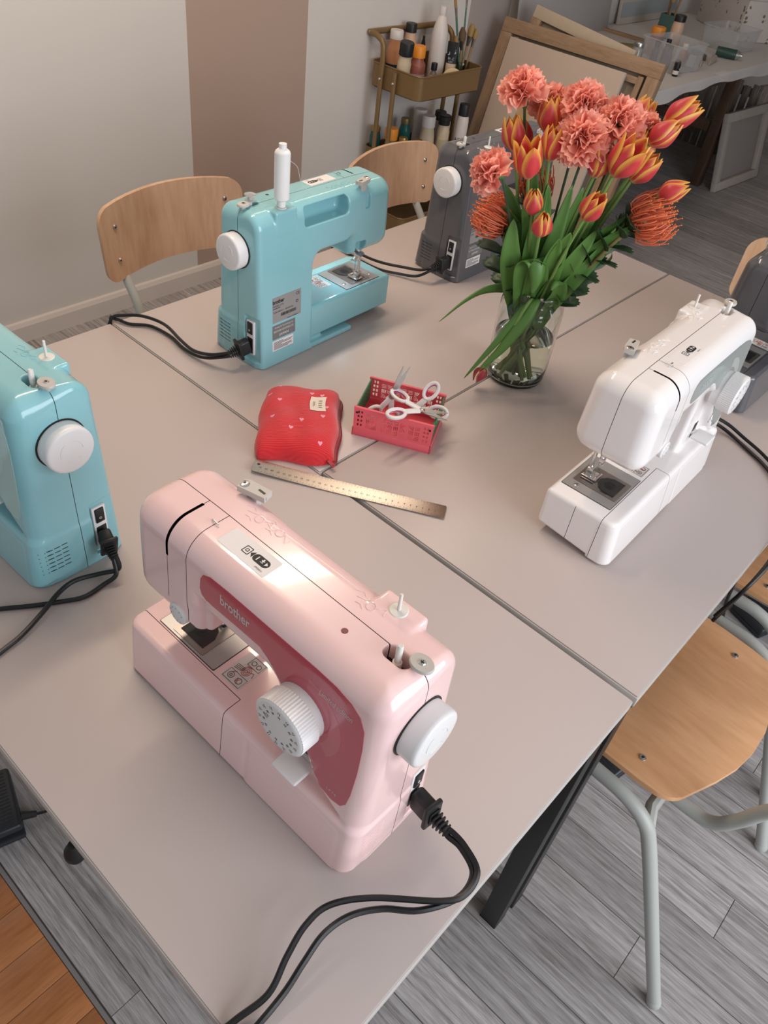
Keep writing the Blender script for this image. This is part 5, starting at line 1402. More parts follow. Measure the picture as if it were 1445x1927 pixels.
# masking tape
tp_ = empty('masking_tape', (-1.545, 2.270, ZU + .038), 0, 'cream roll of masking tape leaning in the trolley tray', 'tape'); tp_.rotation_euler = (R(62), R(12), R(35))
MB().lathe([(.026, -.013), (.046, -.013), (.046, .013), (.026, .013), (.026, -.013)], 36, cap=False).build('tape_roll', P_('masking_paper', (.66, .52, .29), .7), tp_)
MB().lathe([(.0245, -.013), (.0262, -.013), (.0262, .013), (.0245, .013), (.0245, -.013)], 36, cap=False).build('card_core', P_('card_core', (.45, .36, .24), .8), tp_)
# brush jar
jar = empty('brush_jar', (-1.590, 2.378, ZU), 0, 'glass jar full of paint brushes at the right of the trolley', 'jar')
MB().lathe([(0, 0), (.030, 0), (.033, .004), (.033, .088), (.031, .094), (.0295, .094), (.0305, .086), (.0305, .006), (0, .004)], 28, cap=False).build('jar_glass', glass_mat('green_tinted_glass', (.72, .80, .70), 1.45), jar)
M_bh = wood('brush_handle_wood', (.20, .11, .05), (.33, .20, .10), 'Z', 20, 4, .5); M_fer = P_('ferrule_metal', (.45, .43, .40), .35, metal=1.0); M_bri = P_('bristle', (.34, .22, .09), .85)
M_bri2 = P_('dark_bristle', (.13, .08, .045), .85); M_hgreen = P_('green_handle', (.06, .16, .12), .4)
def brush(base, tip, wd, label, hm, bm_, head=.05, flat=.6):
    b = Vector(base); t_ = Vector(tip); L_ = (t_ - b).length
    e = empty('paint_brush', b, 0, label, 'paint brush', 'brushes in the jar'); e.rotation_euler = (t_ - b).to_track_quat('Z', 'Y').to_euler()
    MB().tube([(0, 0, 0), (0, 0, L_ * .25), (0, 0, L_ - head * 1.5)], [.0025, .0045, min(.006, wd * .45)], 8).build('handle', hm, e)
    z1, z2 = L_ - head * 1.5, L_ - head * .8
    loft([flat_ring(min(.006, wd * .45), min(.006, wd * .45), z1), flat_ring(wd, wd * flat, z2)]).build('ferrule', M_fer, e)
    loft([flat_ring(wd, wd * flat, z2), flat_ring(wd * 1.12, wd * flat * 1.1, z2 + head * .45), flat_ring(wd * .9, wd * flat * .5, L_)]).build('bristles', bm_, e)
JX, JY, JZ = -1.590, 2.378, ZU + .006
brush((JX + .01, JY, JZ), (JX - .045, JY - .055, .245), .010, 'long green-handled brush leaning left highest out of the jar', M_hgreen, M_bri)
brush((JX, JY + .01, JZ), (JX - .030, JY + .002, .280), .008, 'long thin upright brush rising highest above the jar', M_hgreen, M_bri2)
brush((JX, JY, JZ), (JX - .012, JY - .012, .135), .024, 'wide flat brush with a blue-stained ferrule in the front of the jar', M_bh, M_bri2, .055)
brush((JX - .01, JY + .01, JZ), (JX + .004, JY + .030, .150), .019, 'wide brush with pale bristles at the right of the jar', M_bh, M_bri, .055)
brush((JX + .01, JY + .012, JZ), (JX + .022, JY + .040, .135), .013, 'narrow brush with pale bristles furthest right in the jar', M_bh, M_bri, .045)
brush((JX - .012, JY - .008, JZ), (JX - .020, JY - .040, .105), .010, 'short brush with an orange wooden end at the left of the jar', M_bh, M_bri, .035)
# lower tray
bottle((-1.745, 2.040, ZL), bp(.024, .150, .8, .8), cp(.0205, .148, .166), teal, goldlid, 'dark teal jar with a gold lid at the back left of the lower tray')
bottle((-1.682, 2.075, ZL), bp(.028, .130, .85, .75), cp(.0290, .126, .172), P_('grey_green_glass', (.16, .17, .13), .2), orangec, 'glass bottle with an orange cap on the lower tray')
bottle((-1.705, 2.190, ZL), bp(.0265, .170, .75, .8), cp(.021, .168, .190), P_('teal_bottle', (.012, .10, .085), .2), P_('dark_gold_lid', (.20, .14, .06), .4, metal=.6), 'green-teal bottle at the back of the lower tray')
bottle((-1.712, 2.300, ZL), [(.030, 0), (.031, .005), (.031, .08), (.026, .15), (.024, .205)], cp(.028, .165, .212), whiteb, whitec, 'greyish white tapered bottle at the back of the lower tray')
bottle((-1.618, 2.245, ZL), [(.0335, 0), (.0345, .004), (.0345, .11), (.033, .13), (.027, .165), (.027, .175)], cp(.0295, .173, .218), cream, whitec, 'cream bottle with a stained white cap and blue lower half on the lower tray', low=([(.0350, 0), (.0350, .085)], P_('blue_label', (.01, .10, .19))))
bottle((-1.628, 2.095, ZL), bp(.022, .125, .7, .8), cp(.019, .123, .146), smokeg, goldlid, 'left of two smoked glass jars with gold lids on the lower tray')
bottle((-1.570, 2.130, ZL), bp(.022, .125, .7, .8), cp(.019, .123, .146), smokeg, goldlid, 'right of two smoked glass jars with gold lids on the lower tray')
bottle((-1.590, 2.322, ZL), bp(.030, .180, .8, .82), [(.026, .178), (.026, .195), (.030, .197), (.030, .214), (.026, .217), (0, .217)], cream, black, 'cream bottle with a black flip cap on the lower tray', band=([(.0305, .02), (.0305, .12)], P_('green_label', (.50, .42, .26))))
bottle((-1.655, 2.372, ZL), bp(.028, .175, .8, .82), cp(.026, .174, .210), whiteb, black, 'white bottle with a black cap, half hidden at the back right of the lower tray')
bottle((-1.535, 2.382, ZL), bp(.0275, .225, .8, .86), cp(.0245, .223, .270), whiteb, black, 'tall white bottle with black cap and lettering at the lower tray right', txt=[('ACRYL', .016, .125, .0275, black, AZ + .25), ('STUDIO', .015, .103, .0275, black, AZ + .25)])

# ================================================================== CANVASES AND THE WORK BENCH BEHIND
M_frame_w = wood('stretcher_pine', (.26, .155, .085), (.38, .245, .145), 'X', 5, 8, .6)
M_frame_v = wood('stretcher_pine_upright', (.26, .155, .085), (.38, .245, .145), 'Z', 5, 8, .6)
def stretcher(name, loc, rot, wd, ht, bar_, dp, label, m1, m2, clothm, cat='canvas', back=True):
    """frame standing in its local XZ plane, bottom edge on z = 0, viewed from -Y"""
    t = empty(name, loc, 0, label, cat, 'canvases leaning about'); t.rotation_euler = rot
    for z in (bar_ / 2, ht - bar_ / 2): MB().box((0, 0, z), (wd, dp, bar_), .002).build('rail', m1, t)
    for s in (-1, 1): MB().box((s * (wd / 2 - bar_ / 2), 0, ht / 2), (bar_, dp * .98, ht - 2 * bar_), .002).build('stile', m2, t)
    MB().box((0, dp / 2 + .0012, ht / 2), (wd * .995, .0022, ht * .995), .0005).build('canvas_cloth', clothm, t)
    return t
M_linen = mat('linen_back', (.36, .285, .205), .85, bump=.1, bscale=400)
cv = stretcher('stretched_canvas', (-1.2725, 2.560, FLOOR + .001), (R(-15.8), 0, 0), .825, .905, .058, .038, 'wooden frame seen from behind, leaning at the end of the bench', M_frame_w, M_frame_v, M_linen)
for s in (-1, 1):
    MB().box((s * (.4125 - .085), -.004, .45), (.026, .014, .78), .002).build('inner_slip', M_frame_v, cv)
MB().box((0, -.004, .905 - .085), (.63, .014, .026), .002).build('inner_slip', M_frame_w, cv)
def art_mat(name, ground, specs):
    """flat painted picture: soft strokes on a plain ground; specs = (x, z, sx, sz, tilt, colour)"""
    m = bpy.data.materials.new(name); m.use_nodes = True; MATS[name] = m
    nt = m.node_tree; N = nt.nodes; L = nt.links; b = N['Principled BSDF']; b.inputs['Roughness'].default_value = .7
    tc = N.new('ShaderNodeTexCoord'); nz = N.new('ShaderNodeTexNoise'); nz.inputs['Scale'].default_value = 14; nz.inputs['Detail'].default_value = 5; L.new(tc.outputs['Object'], nz.inputs['Vector'])
    cur = N.new('ShaderNodeRGB'); cur.outputs[0].default_value = (*ground, 1); cur = cur.outputs[0]
    for (x, z, sx, sz, tl, c) in specs:
        mp = N.new('ShaderNodeMapping'); mp.vector_type = 'TEXTURE'; mp.inputs['Location'].default_value = (x, 0, z); mp.inputs['Rotation'].default_value = (0, R(tl), 0); mp.inputs['Scale'].default_value = (sx, 1, sz)
        L.new(tc.outputs['Object'], mp.inputs[0])
        sp = N.new('ShaderNodeSeparateXYZ'); L.new(mp.outputs[0], sp.inputs[0]); cb = N.new('ShaderNodeCombineXYZ'); L.new(sp.outputs[0], cb.inputs[0]); L.new(sp.outputs[2], cb.inputs[2])
        ln = N.new('ShaderNodeVectorMath'); ln.operation = 'LENGTH'; L.new(cb.outputs[0], ln.inputs[0])
        ad = N.new('ShaderNodeMath'); ad.operation = 'MULTIPLY_ADD'; ad.inputs[1].default_value = 1.5; L.new(nz.outputs['Fac'], ad.inputs[0]); L.new(ln.outputs['Value'], ad.inputs[2])
        mr = N.new('ShaderNodeMapRange'); mr.inputs[1].default_value = 1.25; mr.inputs[2].default_value = 1.85; mr.inputs[3].default_value = .75; mr.inputs[4].default_value = 0; L.new(ad.outputs[0], mr.inputs[0])
        mx = N.new('ShaderNodeMix'); mx.data_type = 'RGBA'; L.new(mr.outputs[0], mx.inputs[0]); L.new(cur, mx.inputs[6]); mx.inputs[7].default_value = (*c, 1); cur = mx.outputs[2]
    L.new(cur, b.inputs['Base Color'])
    return m
M_art = art_mat('beige_abstract_painting', (.52, .395, .31), [(-.10, .55, .05, .13, 8, (.56, .33, .10)), (-.15, .52, .03, .14, -12, (.60, .52, .42)), (.05, .50, .012, .12, 0, (.42, .24, .08)), (.12, .50, .05, .07, 30, (.55, .33, .10)), (.20, .50, .014, .10, 10, (.62, .57, .50))])
ca = empty('painted_canvas', (-1.300, 2.513, FLOOR + .001), 0, 'beige abstract painting leaning in front of the wooden frame', 'painting'); ca.rotation_euler = (R(-15.8), 0, 0)
MB().box((0, 0, .423), (.605, .018, .846), .002).build('canvas_edge', mat('canvas_edge_white', (.55, .47, .40), .8), ca)
MB().box((0, -.0098, .423), (.601, .0016, .842), .0004).build('picture', M_art, ca)
tc_ = stretcher('stretched_canvas', (-1.410, 2.640, FLOOR + .028), (R(-15.0), R(6.5), 0), .54, .915, .05, .03, 'cream-edged canvas tilted behind the wooden frame', mat('raw_canvas_edge', (.50, .40, .29), .85, var=.1, vscale=40), M_frame_v, M_linen)
# big grey board against the wall
gb = empty('grey_board', (-1.690, 3.35, 0.0025), 0, 'tall smooth grey board leaning against the wall behind the bench', 'board'); gb.rotation_euler = (0, R(-7), R(0))
MB().box((0, 0, .40), (.012, .86, .80), .002).build('board_face', mat('grey_board_paint', (.40, .385, .38), .7, var=.06, vscale=5), gb)
MB().box((-.012, 0, .40), (.012, .80, .05), .001).build('back_batten', M_frame_w, gb)

# bench with white cloth
bench = empty('paint_bench', (-1.36, 3.95, FLOOR), 0, 'long wooden bench with a white cloth, covered in paint things', 'bench')
M_walnut = wood('walnut_leg', (.055, .028, .017), (.105, .055, .032), 'Z', 6, 8, .5)
MB().b2((-.42, -1.03, -FLOOR - .022), (.42, 1.03, -FLOOR - .004), .002).build('bench_top', M_walnut, bench)
for sx in (-.36, .24):
    for sy in (-.95, .40): MB().b2((sx - .03, sy - .03, 0), (sx + .03, sy + .03, -FLOOR - .022), .003).build('leg', M_walnut, bench)
MB().b2((.225, -.92, -FLOOR - .15), (.255, .37, -FLOOR - .05), .002).build('apron', M_walnut, bench)
MB().b2((-.33, .385, .30), (.21, .415, .36), .002).build('stretcher_bar', M_walnut, bench)
cl = tag(MB().build('cloth_white', None) if False else MB().b2((0, 0, 0), (1, 1, 1)).build('tmp', None), None); bpy.data.objects.remove(cl, do_unlink=True)
cm_ = MB(); nx, ny = 26, 60; vs = []; fs = []
rgc = random.Random(7)
for i in range(nx + 1):
    for j in range(ny + 1):
        y = 2.905 + 2.06 * j / ny; u = i / nx
        drop = .055 + .016 * math.sin(y * 3.1) + .006 * math.sin(y * 17)
        if i <= 20: x = -1.785 + .864 * i / 20; z = .0014 + .0012 * math.sin(x * 23 + y * 11) ** 2
        else: x = -.919 + .004 * math.sin(y * 21) * (i - 20) / 6; z = .0010 - drop * (i - 20) / 6
        vs.append((x, y, z))
for i in range(nx):
    for j in range(ny): k = i * (ny + 1) + j; fs.append([k, k + ny + 1, k + ny + 2, k + 1])
cm_.add(vs, fs); cme = cm_.mesh('table_cloth', 70)
tag(put('table_cloth', cme, mat('white_paper_cloth', (.64, .60, .57), .7, bump=.2, bscale=30)), 'creased white cloth spread over the paint bench', 'table cloth')
ZB = 0.003
def clear_plastic():
    m = bpy.data.materials.new('frosted_clear_plastic'); m.use_nodes = True; MATS['frosted_clear_plastic'] = m
    nt = m.node_tree; N = nt.nodes; L = nt.links; b = N['Principled BSDF']
    b.inputs['Base Color'].default_value = (.60, .60, .60, 1); b.inputs['Roughness'].default_value = .18
    tr = N.new('ShaderNodeBsdfTransparent'); ms = N.new('ShaderNodeMixShader'); ms.inputs[0].default_value = .28
    L.new(tr.outputs[0], ms.inputs[1]); L.new(b.outputs[0], ms.inputs[2]); L.new(ms.outputs[0], N['Material Output'].inputs['Surface'])
    return m
M_clear = clear_plastic()
def storage_box(x, y, rz, lx, ly, h, label):
    t = empty('storage_box', (x, y, ZB), rz, label, 'storage box')
    o = rrect(-lx / 2, -ly / 2, lx / 2, ly / 2, .02, 4); i = rrect(-lx / 2 + .002, -ly / 2 + .002, lx / 2 - .002, ly / 2 - .002, .018, 4)
    m = MB().prism(o, h, [i]); m.prism(o, .002); m.v = [(a * (1 - .08 * (1 - c / h)), b * (1 - .08 * (1 - c / h)), c) for a, b, c in m.v]
    m.build('box_shell', M_clear, t, ang=30)
    ro_ = [(a, b, h) for a, b in rrect(-lx / 2 - .004, -ly / 2 - .004, lx / 2 + .004, ly / 2 + .004, .022, 4)]
    MB().tube(ro_ + [ro_[0]], .003, 6).build('rim', M_clear, t)
storage_box(-1.125, 3.425, R(-8), .22, .24, .115, 'clear plastic box of paint bottles nearest on the bench')
storage_box(-1.190, 4.245, R(-5), .22, .26, .10, 'clear plastic box further back on the bench, beside the floral box')
gB = 'bottles on the bench'
dkb = P_('indigo_bottle', (.035, .035, .07), .3)
for (dx, dy, lab) in ((-.06, -.06, 'indigo bottle in the nearest clear box, left back corner'), (-.05, .035, 'indigo bottle in the nearest clear box, right back corner'), (.015, -.065, 'indigo bottle in the nearest clear box, left front corner')):
    bottle((-1.125 + dx, 3.425 + dy, ZB + .0035), bp(.018, .075, .6), cp(.012, .074, .10), dkb, black, lab, group=gB)
bottle((-1.105, 3.505, ZB + .0035), bp(.020, .07, .7), cp(.016, .069, .095), P_('ochre_paint', (.45, .20, .09)), P_('white_cap', (.66, .61, .57)), 'ochre bottle in the nearest clear box', group=gB)
MB_p = MB().b2((-.03, -.0006, 0), (.03, .0006, .05)).build('price_card', P_('white_label', (.62, .58, .55)), None, loc=(-1.045, 3.475, ZB + .015), rot=(0, R(10), R(80)))
tag(MB_p, 'white label card inside the nearest clear box', 'card')
bottle((-1.225, 3.620, ZB), bp(.030, .16, .8, .84), cp(.028, .158, .185), flesh, black, 'peach bottle with a black cap standing on the bench behind the nearest clear box', group=gB)
bottle((-1.290, 3.560, ZB), bp(.034, .09, .8, .8), cp(.033, .088, .125), terr, orangec, 'bottle with a wide orange cap on the bench behind the nearest clear box', group=gB)
bottle((-1.262, 3.335, ZB), [(.024, 0), (.027, .004), (.027, .055), (.020, .066)], cp(.026, .064, .082), P_('clear_jar_glass', (.30, .30, .28), .1), P_('steel_lid', (.5, .49, .47), .3, metal=1), 'small glass jar with a steel lid on the bench', name='small_jar', cat='jar', group=gB)
for (x, y, rx, lab) in ((-1.020, 3.285, 0, 'tiny black bottle with a paper label at the bench front edge'), (-1.045, 3.335, 0, 'tiny black bottle behind the labelled one at the bench front edge')):
    bottle((x, y, ZB + .0), bp(.014, .035, .7), cp(.014, .034, .056), black, black, lab, group=gB, band=([(.0143, .008), (.0143, .024)], whitec) if 'label' in lab and 'paper' in lab else None)
# green jar of brushes
gj = empty('brush_jar', (-1.475, 4.060, ZB), 0, 'square green glass jar of brushes on the bench', 'jar')
MB().prism(rrect(-.045, -.045, .045, .045, .01, 4), .11, [rrect(-.041, -.041, .041, .041, .008, 4)]).prism(rrect(-.045, -.045, .045, .045, .01, 4), .004).build('jar_glass', P_('green_jar_glass', (.07, .13, .11), .1), gj)
for k, (dx, dy, hh, wd, lab) in enumerate(((-.02, -.01, .26, .018, 'wide brush leaning left in the green jar'), (.01, .02, .28, .016, 'wide brush standing upright in the green jar'), (.0, -.025, .22, .012, 'narrow brush in front in the green jar'))):
    brush((-1.475 + dx * .6, 4.060 + dy * .6, ZB + .006), (-1.475 + dx * 1.6, 4.060 + dy * 1.6, hh), wd, lab, M_bh, M_bri, .06)
# squeezed paint tubes and a can
def squeezed(x, y, rz, Lt, col, label):
    t = empty('paint_tube', (x, y, ZB), rz, label, 'paint tube', 'squeezed tubes on the bench')
    Mr = Matrix.Rotation(R(90), 4, 'Y')
    m = loft([flat_ring(.014, .014, 0), flat_ring(.019, .013, .02), flat_ring(.021, .009, Lt * .55), flat_ring(.022, .002, Lt)]); m.v = [tuple(Mr @ Vector(v) + Vector((0, 0, .014 - .5 * min(v[2], Lt) / Lt * .020))) for v in m.v]; m.v = [(a, b, max(c, .0005)) for a, b, c in m.v]
    m.build('tube_body', col, t)
    c_ = loft([flat_ring(.009, .009, -.018), flat_ring(.011, .011, 0)]); c_.v = [tuple(Mr @ Vector(v) + Vector((0, 0, .0135))) for v in c_.v]; c_.build('cap', black, t)
squeezed(-1.110, 3.735, R(-62), .13, P_('pale_tube', (.50, .48, .36), .5), 'pale green squeezed paint tube at the bench front')
squeezed(-1.075, 3.835, R(-75), .14, P_('beige_tube', (.46, .38, .30), .5), 'beige squeezed paint tube next to the pale green one')
squeezed(-1.190, 3.830, R(-30), .11, P_('grey_tube', (.12, .12, .125), .4), 'dark grey squeezed paint tube behind the beige one')
squeezed(-1.150, 3.720, R(-100), .10, P_('crimson_tube', (.22, .02, .03), .5), 'small crimson paint tube beside the pale green one')
cn = empty('metal_tube', (-1.040, 3.985, ZB + .024), R(20), 'silver and green metal tube lying at the bench front', 'metal tube')
MB().cyl((-.09, .0, 0), (.012, 0, 0), .0235, seg=24, bev=.002).build('tube_body', P_('dark_green_label', (.03, .07, .055), .4), cn)
MB().cyl((.0125, 0, 0), (.030, 0, 0), .0235, .016, seg=24).cyl((.030, 0, 0), (.042, 0, 0), .011, seg=20, bev=.001).build('silver_end', P_('aluminium', (.6, .6, .6), .3, metal=1), cn)
# picture lying flat: white and green
pf_ = empty('framed_picture', (-1.470, 3.640, ZB + .001), R(0), 'framed picture with a white and green painting lying on the bench', 'picture')
pf_.scale = (1, 1, 1)
for (a, b) in (((-.25, -.155, 0), (.14, -.125, .02)), ((-.25, .095, 0), (.14, .125, .02)), ((-.25, -.125, 0), (-.22, .095, .02)), ((.11, -.125, 0), (.14, .095, .02))): MB().b2(a, b, .002).build('frame_bar', M_frame_w, pf_)
MB().b2((-.22, -.125, .002), (.11, .095, .006)).build('picture', P_('white_paint_ground', (.52, .48, .45), .6), pf_)
gst = [(-.02 + .045 * k, -.10 + .045 * math.sin(k * .9)) for k in range(4)]
MB().prism([(-.02, -.11), (.03, -.12), (.08, -.115), (.108, -.105), (.108, .02), (.07, .03), (.02, .0), (-.02, -.05)], .0008, M=Matrix.Translation((0, 0, .0060))).build('green_brushstroke', P_('olive_paint', (.18, .20, .035), .6), pf_)
# pale canvas standing at the wall
pw = empty('pale_canvas', (-1.760, 4.37, ZB), 0, 'pale canvas with a bluish band standing against the wall on the bench', 'canvas'); pw.rotation_euler = (0, R(-6), 0)
MB().box((0, 0, .20), (.018, .70, .40), .002).build('canvas_body', mat('pale_canvas_paint', (.50, .45, .41), .7), pw)
MB().box((.0098, 0, .07), (.0016, .69, .07), .0003).build('blue_band', mat('blue_grey_paint', (.33, .37, .38), .7, var=.1, vscale=12), pw)
# floral box
def floral():
    m = mat('floral_paper', (.62, .56, .52), .65)
    nt = m.node_tree; N = nt.nodes; L = nt.links; b = N['Principled BSDF']
    tc = N.new('ShaderNodeTexCoord'); vo = N.new('ShaderNodeTexVoronoi'); vo.inputs['Scale'].default_value = 13; L.new(tc.outputs['Object'], vo.inputs['Vector'])
    v2 = N.new('ShaderNodeTexVoronoi'); v2.inputs['Scale'].default_value = 45; L.new(tc.outputs['Object'], v2.inputs['Vector'])
    lt = N.new('ShaderNodeMath'); lt.operation = 'LESS_THAN'; lt.inputs[1].default_value = .36; L.new(vo.outputs['Distance'], lt.inputs[0])
    l2 = N.new('ShaderNodeMath'); l2.operation = 'LESS_THAN'; l2.inputs[1].default_value = .40; L.new(v2.outputs['Distance'], l2.inputs[0])
    k = N.new('ShaderNodeMath'); k.operation = 'MULTIPLY'; L.new(lt.outputs[0], k.inputs[0]); L.new(l2.outputs[0], k.inputs[1])
    mx = N.new('ShaderNodeMix'); mx.data_type = 'RGBA'; L.new(k.outputs[0], mx.inputs[0]); mx.inputs[6].default_value = (.62, .56, .52, 1); mx.inputs[7].default_value = (.20, .155, .115, 1); L.new(mx.outputs[2], b.inputs['Base Color'])
    return m
fb = empty('floral_box', (-1.36, 4.78, ZB), R(-38), 'white box covered in brown flower print at the back of the bench', 'box')
MB().b2((-.26, -.15, 0), (.26, .15, .20), .004).build('box_body', floral(), fb)
MB().b2((-.265, -.155, .20), (.265, .155, .235), .004).build('lid', MATS['floral_paper'], fb)
# canvas leaning under the bench, back side out
lc = stretcher('stretched_canvas', (-0.975, 4.61, FLOOR + .001), (R(-12), 0, R(90 - 3)), .58, .43, .050, .03, 'white-edged canvas on the floor leaning against the bench, back outwards', mat('whitewashed_bar', (.45, .40, .36), .75, var=.08, vscale=30), MATS['whitewashed_bar'] if 'whitewashed_bar' in MATS else None, mat('grey_linen', (.33, .295, .27), .85))
# whitewashed slatted crate under the bench
M_ww = wood('whitewashed_slat', (.16, .12, .10), (.34, .29, .26), 'Z', 6, 7, .7, rnd=.15)
sc_ = empty('slatted_stand', (-1.45, 5.10, FLOOR), R(-12), 'whitewashed slatted wooden stand under the far end of the bench', 'stand')
for k in range(9): MB().b2((-.27 + .062 * k, -.012, 0.0), (-.27 + .062 * k + .045, .0, .46 - .02 * (k % 2)), .002).build('slat', M_ww, sc_)
for zz in (.10, .38): MB().b2((-.28, .0, zz), (.28, .02, zz + .05), .002).build('rail', M_ww, sc_)
for s in (-.27, .25): MB().b2((s, .02, 0), (s + .03, .30, .46), .002).build('side_panel', M_ww, sc_)

# ================================================================== CORDS, PEDALS
M_blk = mat('black_cord', (0.010, 0.010, 0.011), 0.35); M_plug = mat('black_plug', (0.014, 0.014, 0.015), 0.45)
def power_cord(mpos, mrz, c1, c2, label, scale=(1, 1), droop=0.0):
    """plug pushed into the inlet on the machine's right end, twin cables trailing off"""
    O = Vector((mpos[0], mpos[1], 0)); th = R(mrz); ux = Vector((math.cos(th), math.sin(th), 0)); uy = Vector((-math.sin(th), math.cos(th), 0))
    def lw(x, y, z): return O + ux * (x * .001 * scale[0]) + uy * (y * .001 * scale[1]) + Vector((0, 0, z * .001))
    a = lw(383.5, 108, 46)
    t = empty('power_cord', a, 0, label, 'power cord', 'power cords of the machines')
    tgt = Vector(c1[0]); tgt2 = Vector(c2[0]); end = (tgt + tgt2) / 2
    d = (end - a); L_ = d.length; d.normalize()
    q = d.to_track_quat('Z', 'Y').to_matrix().to_4x4()
    body = MB().box((0, 0, L_ * .26), (.017, .030, L_ * .50), .004, M=q, seg=3).box((0, 0, L_ * .50), (.024, .038, .006), .002, M=q)
    for k in range(5): body.box((0, 0, L_ * .58 + k * L_ * .085), (.0145 - .001 * k, .021 - .0016 * k, L_ * .045), .0012, M=q)
    body.lathe([(.0055, L_ * .5), (.0045, L_)], 10, q)
    body.build('plug', M_plug, t)
    for c in (c1, c2):
        pts = [a + d * L_ * .9] + [Vector(p) for p in c]
        MB().tube([p - a for p in spline(pts, 7)], .0033, 8).build('cable', M_blk, t)
    return t
power_cord((0.1147, -0.4478), .45, [(0.552, -0.342, 0.052), (0.572, -0.343, 0.050), (0.597, -0.352, 0.045), (0.602, -0.377, 0.042), (0.589, -0.4, 0.042), (0.538, -0.447, 0.042), (0.513, -0.482, 0.042), (0.509, -0.51, 0.038), (0.515, -0.539, 0.03), (0.524, -0.57, 0.018), (0.516, -0.605, 0.006), (0.507, -0.640, -0.02), (0.50, -0.655, -0.10)],
           [(0.552, -0.346, 0.046), (0.570, -0.346, 0.046), (0.594, -0.355, 0.040), (0.598, -0.383, 0.036), (0.578, -0.42, 0.035), (0.551, -0.445, 0.035), (0.533, -0.472, 0.035), (0.526, -0.501, 0.032), (0.529, -0.53, 0.024), (0.533, -0.558, 0.014), (0.534, -0.595, 0.0055), (0.531, -0.635, -0.012), (0.525, -0.652, -0.10)], 'black power cord looping in front of the pink sewing machine')
power_cord((-0.4401, -0.4791), 1.5, [(-0.020, -0.368, 0.034), (-0.012, -0.372, 0.020), (-0.029, -0.390, 0.010), (-0.04, -0.422, 0.010), (-0.035, -0.449, 0.010), (-0.02, -0.481, 0.0085), (-0.006, -0.519, 0.0055), (0.0, -0.551, 0.004), (0.012, -0.61, 0.004)],
           [(-0.020, -0.372, 0.030), (-0.010, -0.378, 0.014), (-0.014, -0.396, 0.004), (-0.012, -0.427, 0.004), (-0.024, -0.453, 0.004), (-0.042, -0.484, 0.004), (-0.064, -0.517, 0.004), (-0.091, -0.559, 0.004), (-.11, -.60, .004)], 'black power cord crossing over itself beside the left turquoise machine')
power_cord((-0.4375, 0.4987), -88.3, [(-0.328, 0.076, 0.038), (-0.357, 0.058, 0.027), (-0.396, 0.048, 0.02), (-0.441, 0.051, 0.02), (-0.505, 0.061, 0.02), (-0.552, 0.045, 0.022), (-0.585, 0.024, 0.016), (-0.604, 0.004, 0.006), (-.612, -.004, -.05), (-.612, -.004, -.20)],
           [(-0.326, 0.074, 0.033), (-0.379, 0.057, 0.010), (-0.43, 0.052, 0.005), (-0.484, 0.058, 0.005), (-0.538, 0.050, 0.005), (-0.568, 0.022, 0.005), (-0.598, 0.010, 0.006), (-.608, .003, -.01), (-.610, .003, -.20)], 'black power cord running to the wall from the turquoise machine with the spool')
power_cord((-0.4379, 1.1107), -89.4, [(-0.335, 0.676, 0.040), (-0.356, 0.664, 0.030), (-0.398, 0.650, 0.024), (-0.44, 0.635, 0.020), (-0.487, 0.63, 0.016), (-0.557, 0.639, 0.010), (-0.604, 0.650, 0.005), (-.612, .655, -.06)],
           [(-0.333, 0.674, 0.035), (-0.36, 0.660, 0.014), (-0.402, 0.642, 0.008), (-0.444, 0.624, 0.006), (-0.498, 0.620, 0.005), (-0.566, 0.624, 0.005), (-.606, .630, .002), (-.612, .632, -.06)], 'black power cord of the grey machine behind the bouquet')
power_cord((0.4510, 0.1765), 91.6, [(0.360, 0.640, 0.044), (0.385, 0.672, 0.034), (0.415, 0.692, 0.022), (0.452, 0.692, 0.012), (0.507, 0.672, 0.008), (0.570, 0.625, 0.006), (0.603, 0.540, 0.006), (.618, .47, .004), (0.627, 0.410, 0.000), (0.620, 0.352, -0.03), (.604, .34, -.10)],
           [(0.358, 0.642, 0.039), (0.389, 0.678, 0.020), (0.419, 0.690, 0.009), (0.465, 0.675, 0.005), (0.521, 0.645, 0.005), (0.575, 0.590, 0.005), (0.606, 0.509, 0.005), (.622, .44, .0), (0.622, 0.372, -0.025), (.604, .35, -.12)], 'black power cord curving off the table behind the white sewing machine', scale=(1.025, 1.04))
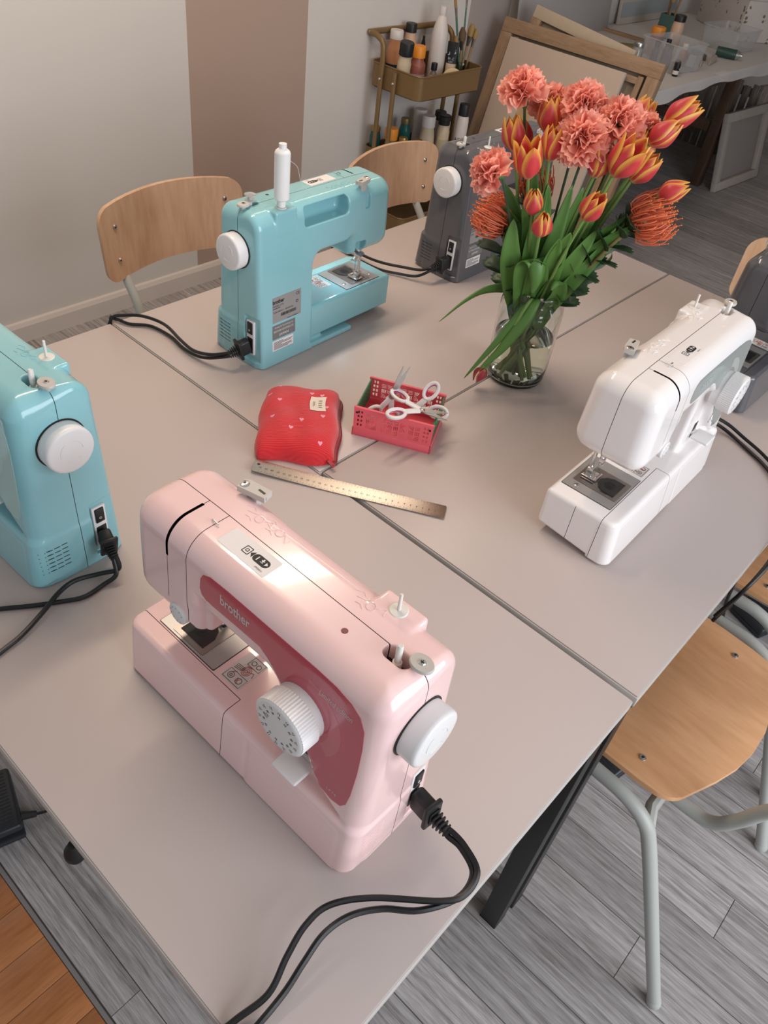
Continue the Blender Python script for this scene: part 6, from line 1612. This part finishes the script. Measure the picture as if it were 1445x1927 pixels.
# foot pedals on the floor
def pedal(x, y, rz, label, plug=None):
    t = empty('foot_pedal', (x, y, FLOOR), rz, label, 'foot pedal', 'foot pedals on the floor')
    m = mat('charcoal_pedal', (.022, .025, .030), .38)
    MB().b2((-.075, -.055, 0), (.075, .055, .016), .006).build('base', m, t)
    b_ = MB().box((0, 0, 0), (.150, .110, .022), .007, seg=3); b_.v = [(a, b, c + .034 + a * .14) for a, b, c in b_.v]; tp2 = b_.build('tread', m, t)
    g_ = MB()
    for k in range(16):
        xx = -.062 + k * .0083; g_.box((xx, 0, .0452 + xx * .14), (.0026, .088, .0016), .0003)
    tag(g_.build('tread_ribs', m, tp2), kind='stuff')
    if plug:
        st = Vector(plug[0]); pl = MB().tube([st, st + (Vector(plug[1]) - st).normalized() * .028], [.009, .006], 10); pl.build('strain_relief', M_plug, t)
        MB().tube(spline(plug, 6), .003, 8).build('cable', M_blk, t)
pedal(-0.256, -0.600, R(-17), 'charcoal foot pedal on the floor at the left picture edge', [(.035, .055, .018), (.042, .085, .014), (.040, .11, .008), (.020, .14, .005), (-.03, .17, .005)])
pedal(0.560, 0.470, R(78), 'charcoal foot pedal on the floor behind the black table leg', None)
pedal(0.640, 1.165, R(70), 'charcoal foot pedal on the floor under the cut-off chair', None)
# mains plug hanging below the front table
pgx = empty('mains_plug', (-0.040, -0.532, -0.655), 0, 'black mains plug dangling below the edge of the pink machine table', 'plug')
MB().lathe([(.009, .030), (.012, .020), (.019, .006), (.020, -.008), (.017, -.016), (0, -.017)], 16).build('plug_body', M_plug, pgx)
for s in (-1, 1): MB().cyl((s * .0095, 0, -.016), (s * .0095, 0, -.035), .0024, seg=8).build('pin', MATS['bright_steel'], pgx)
MB().tube(spline([(0, 0, .028), (.004, .006, .12), (.01, .03, .30), (.02, .10, .42)], 8), .0033, 8).build('cable', M_blk, pgx)
# cable hanging under the white machine table
hc = MB().tube(spline([(.585, .50, -.07), (.59, .54, -.22), (.602, .575, -.32), (.60, .60, -.45), (.57, .58, -.70)], 8), .0033, 8).build('hanging_cable', M_blk)
tag(hc, 'black cable hanging beside the grey chair frame under the table', 'cable')
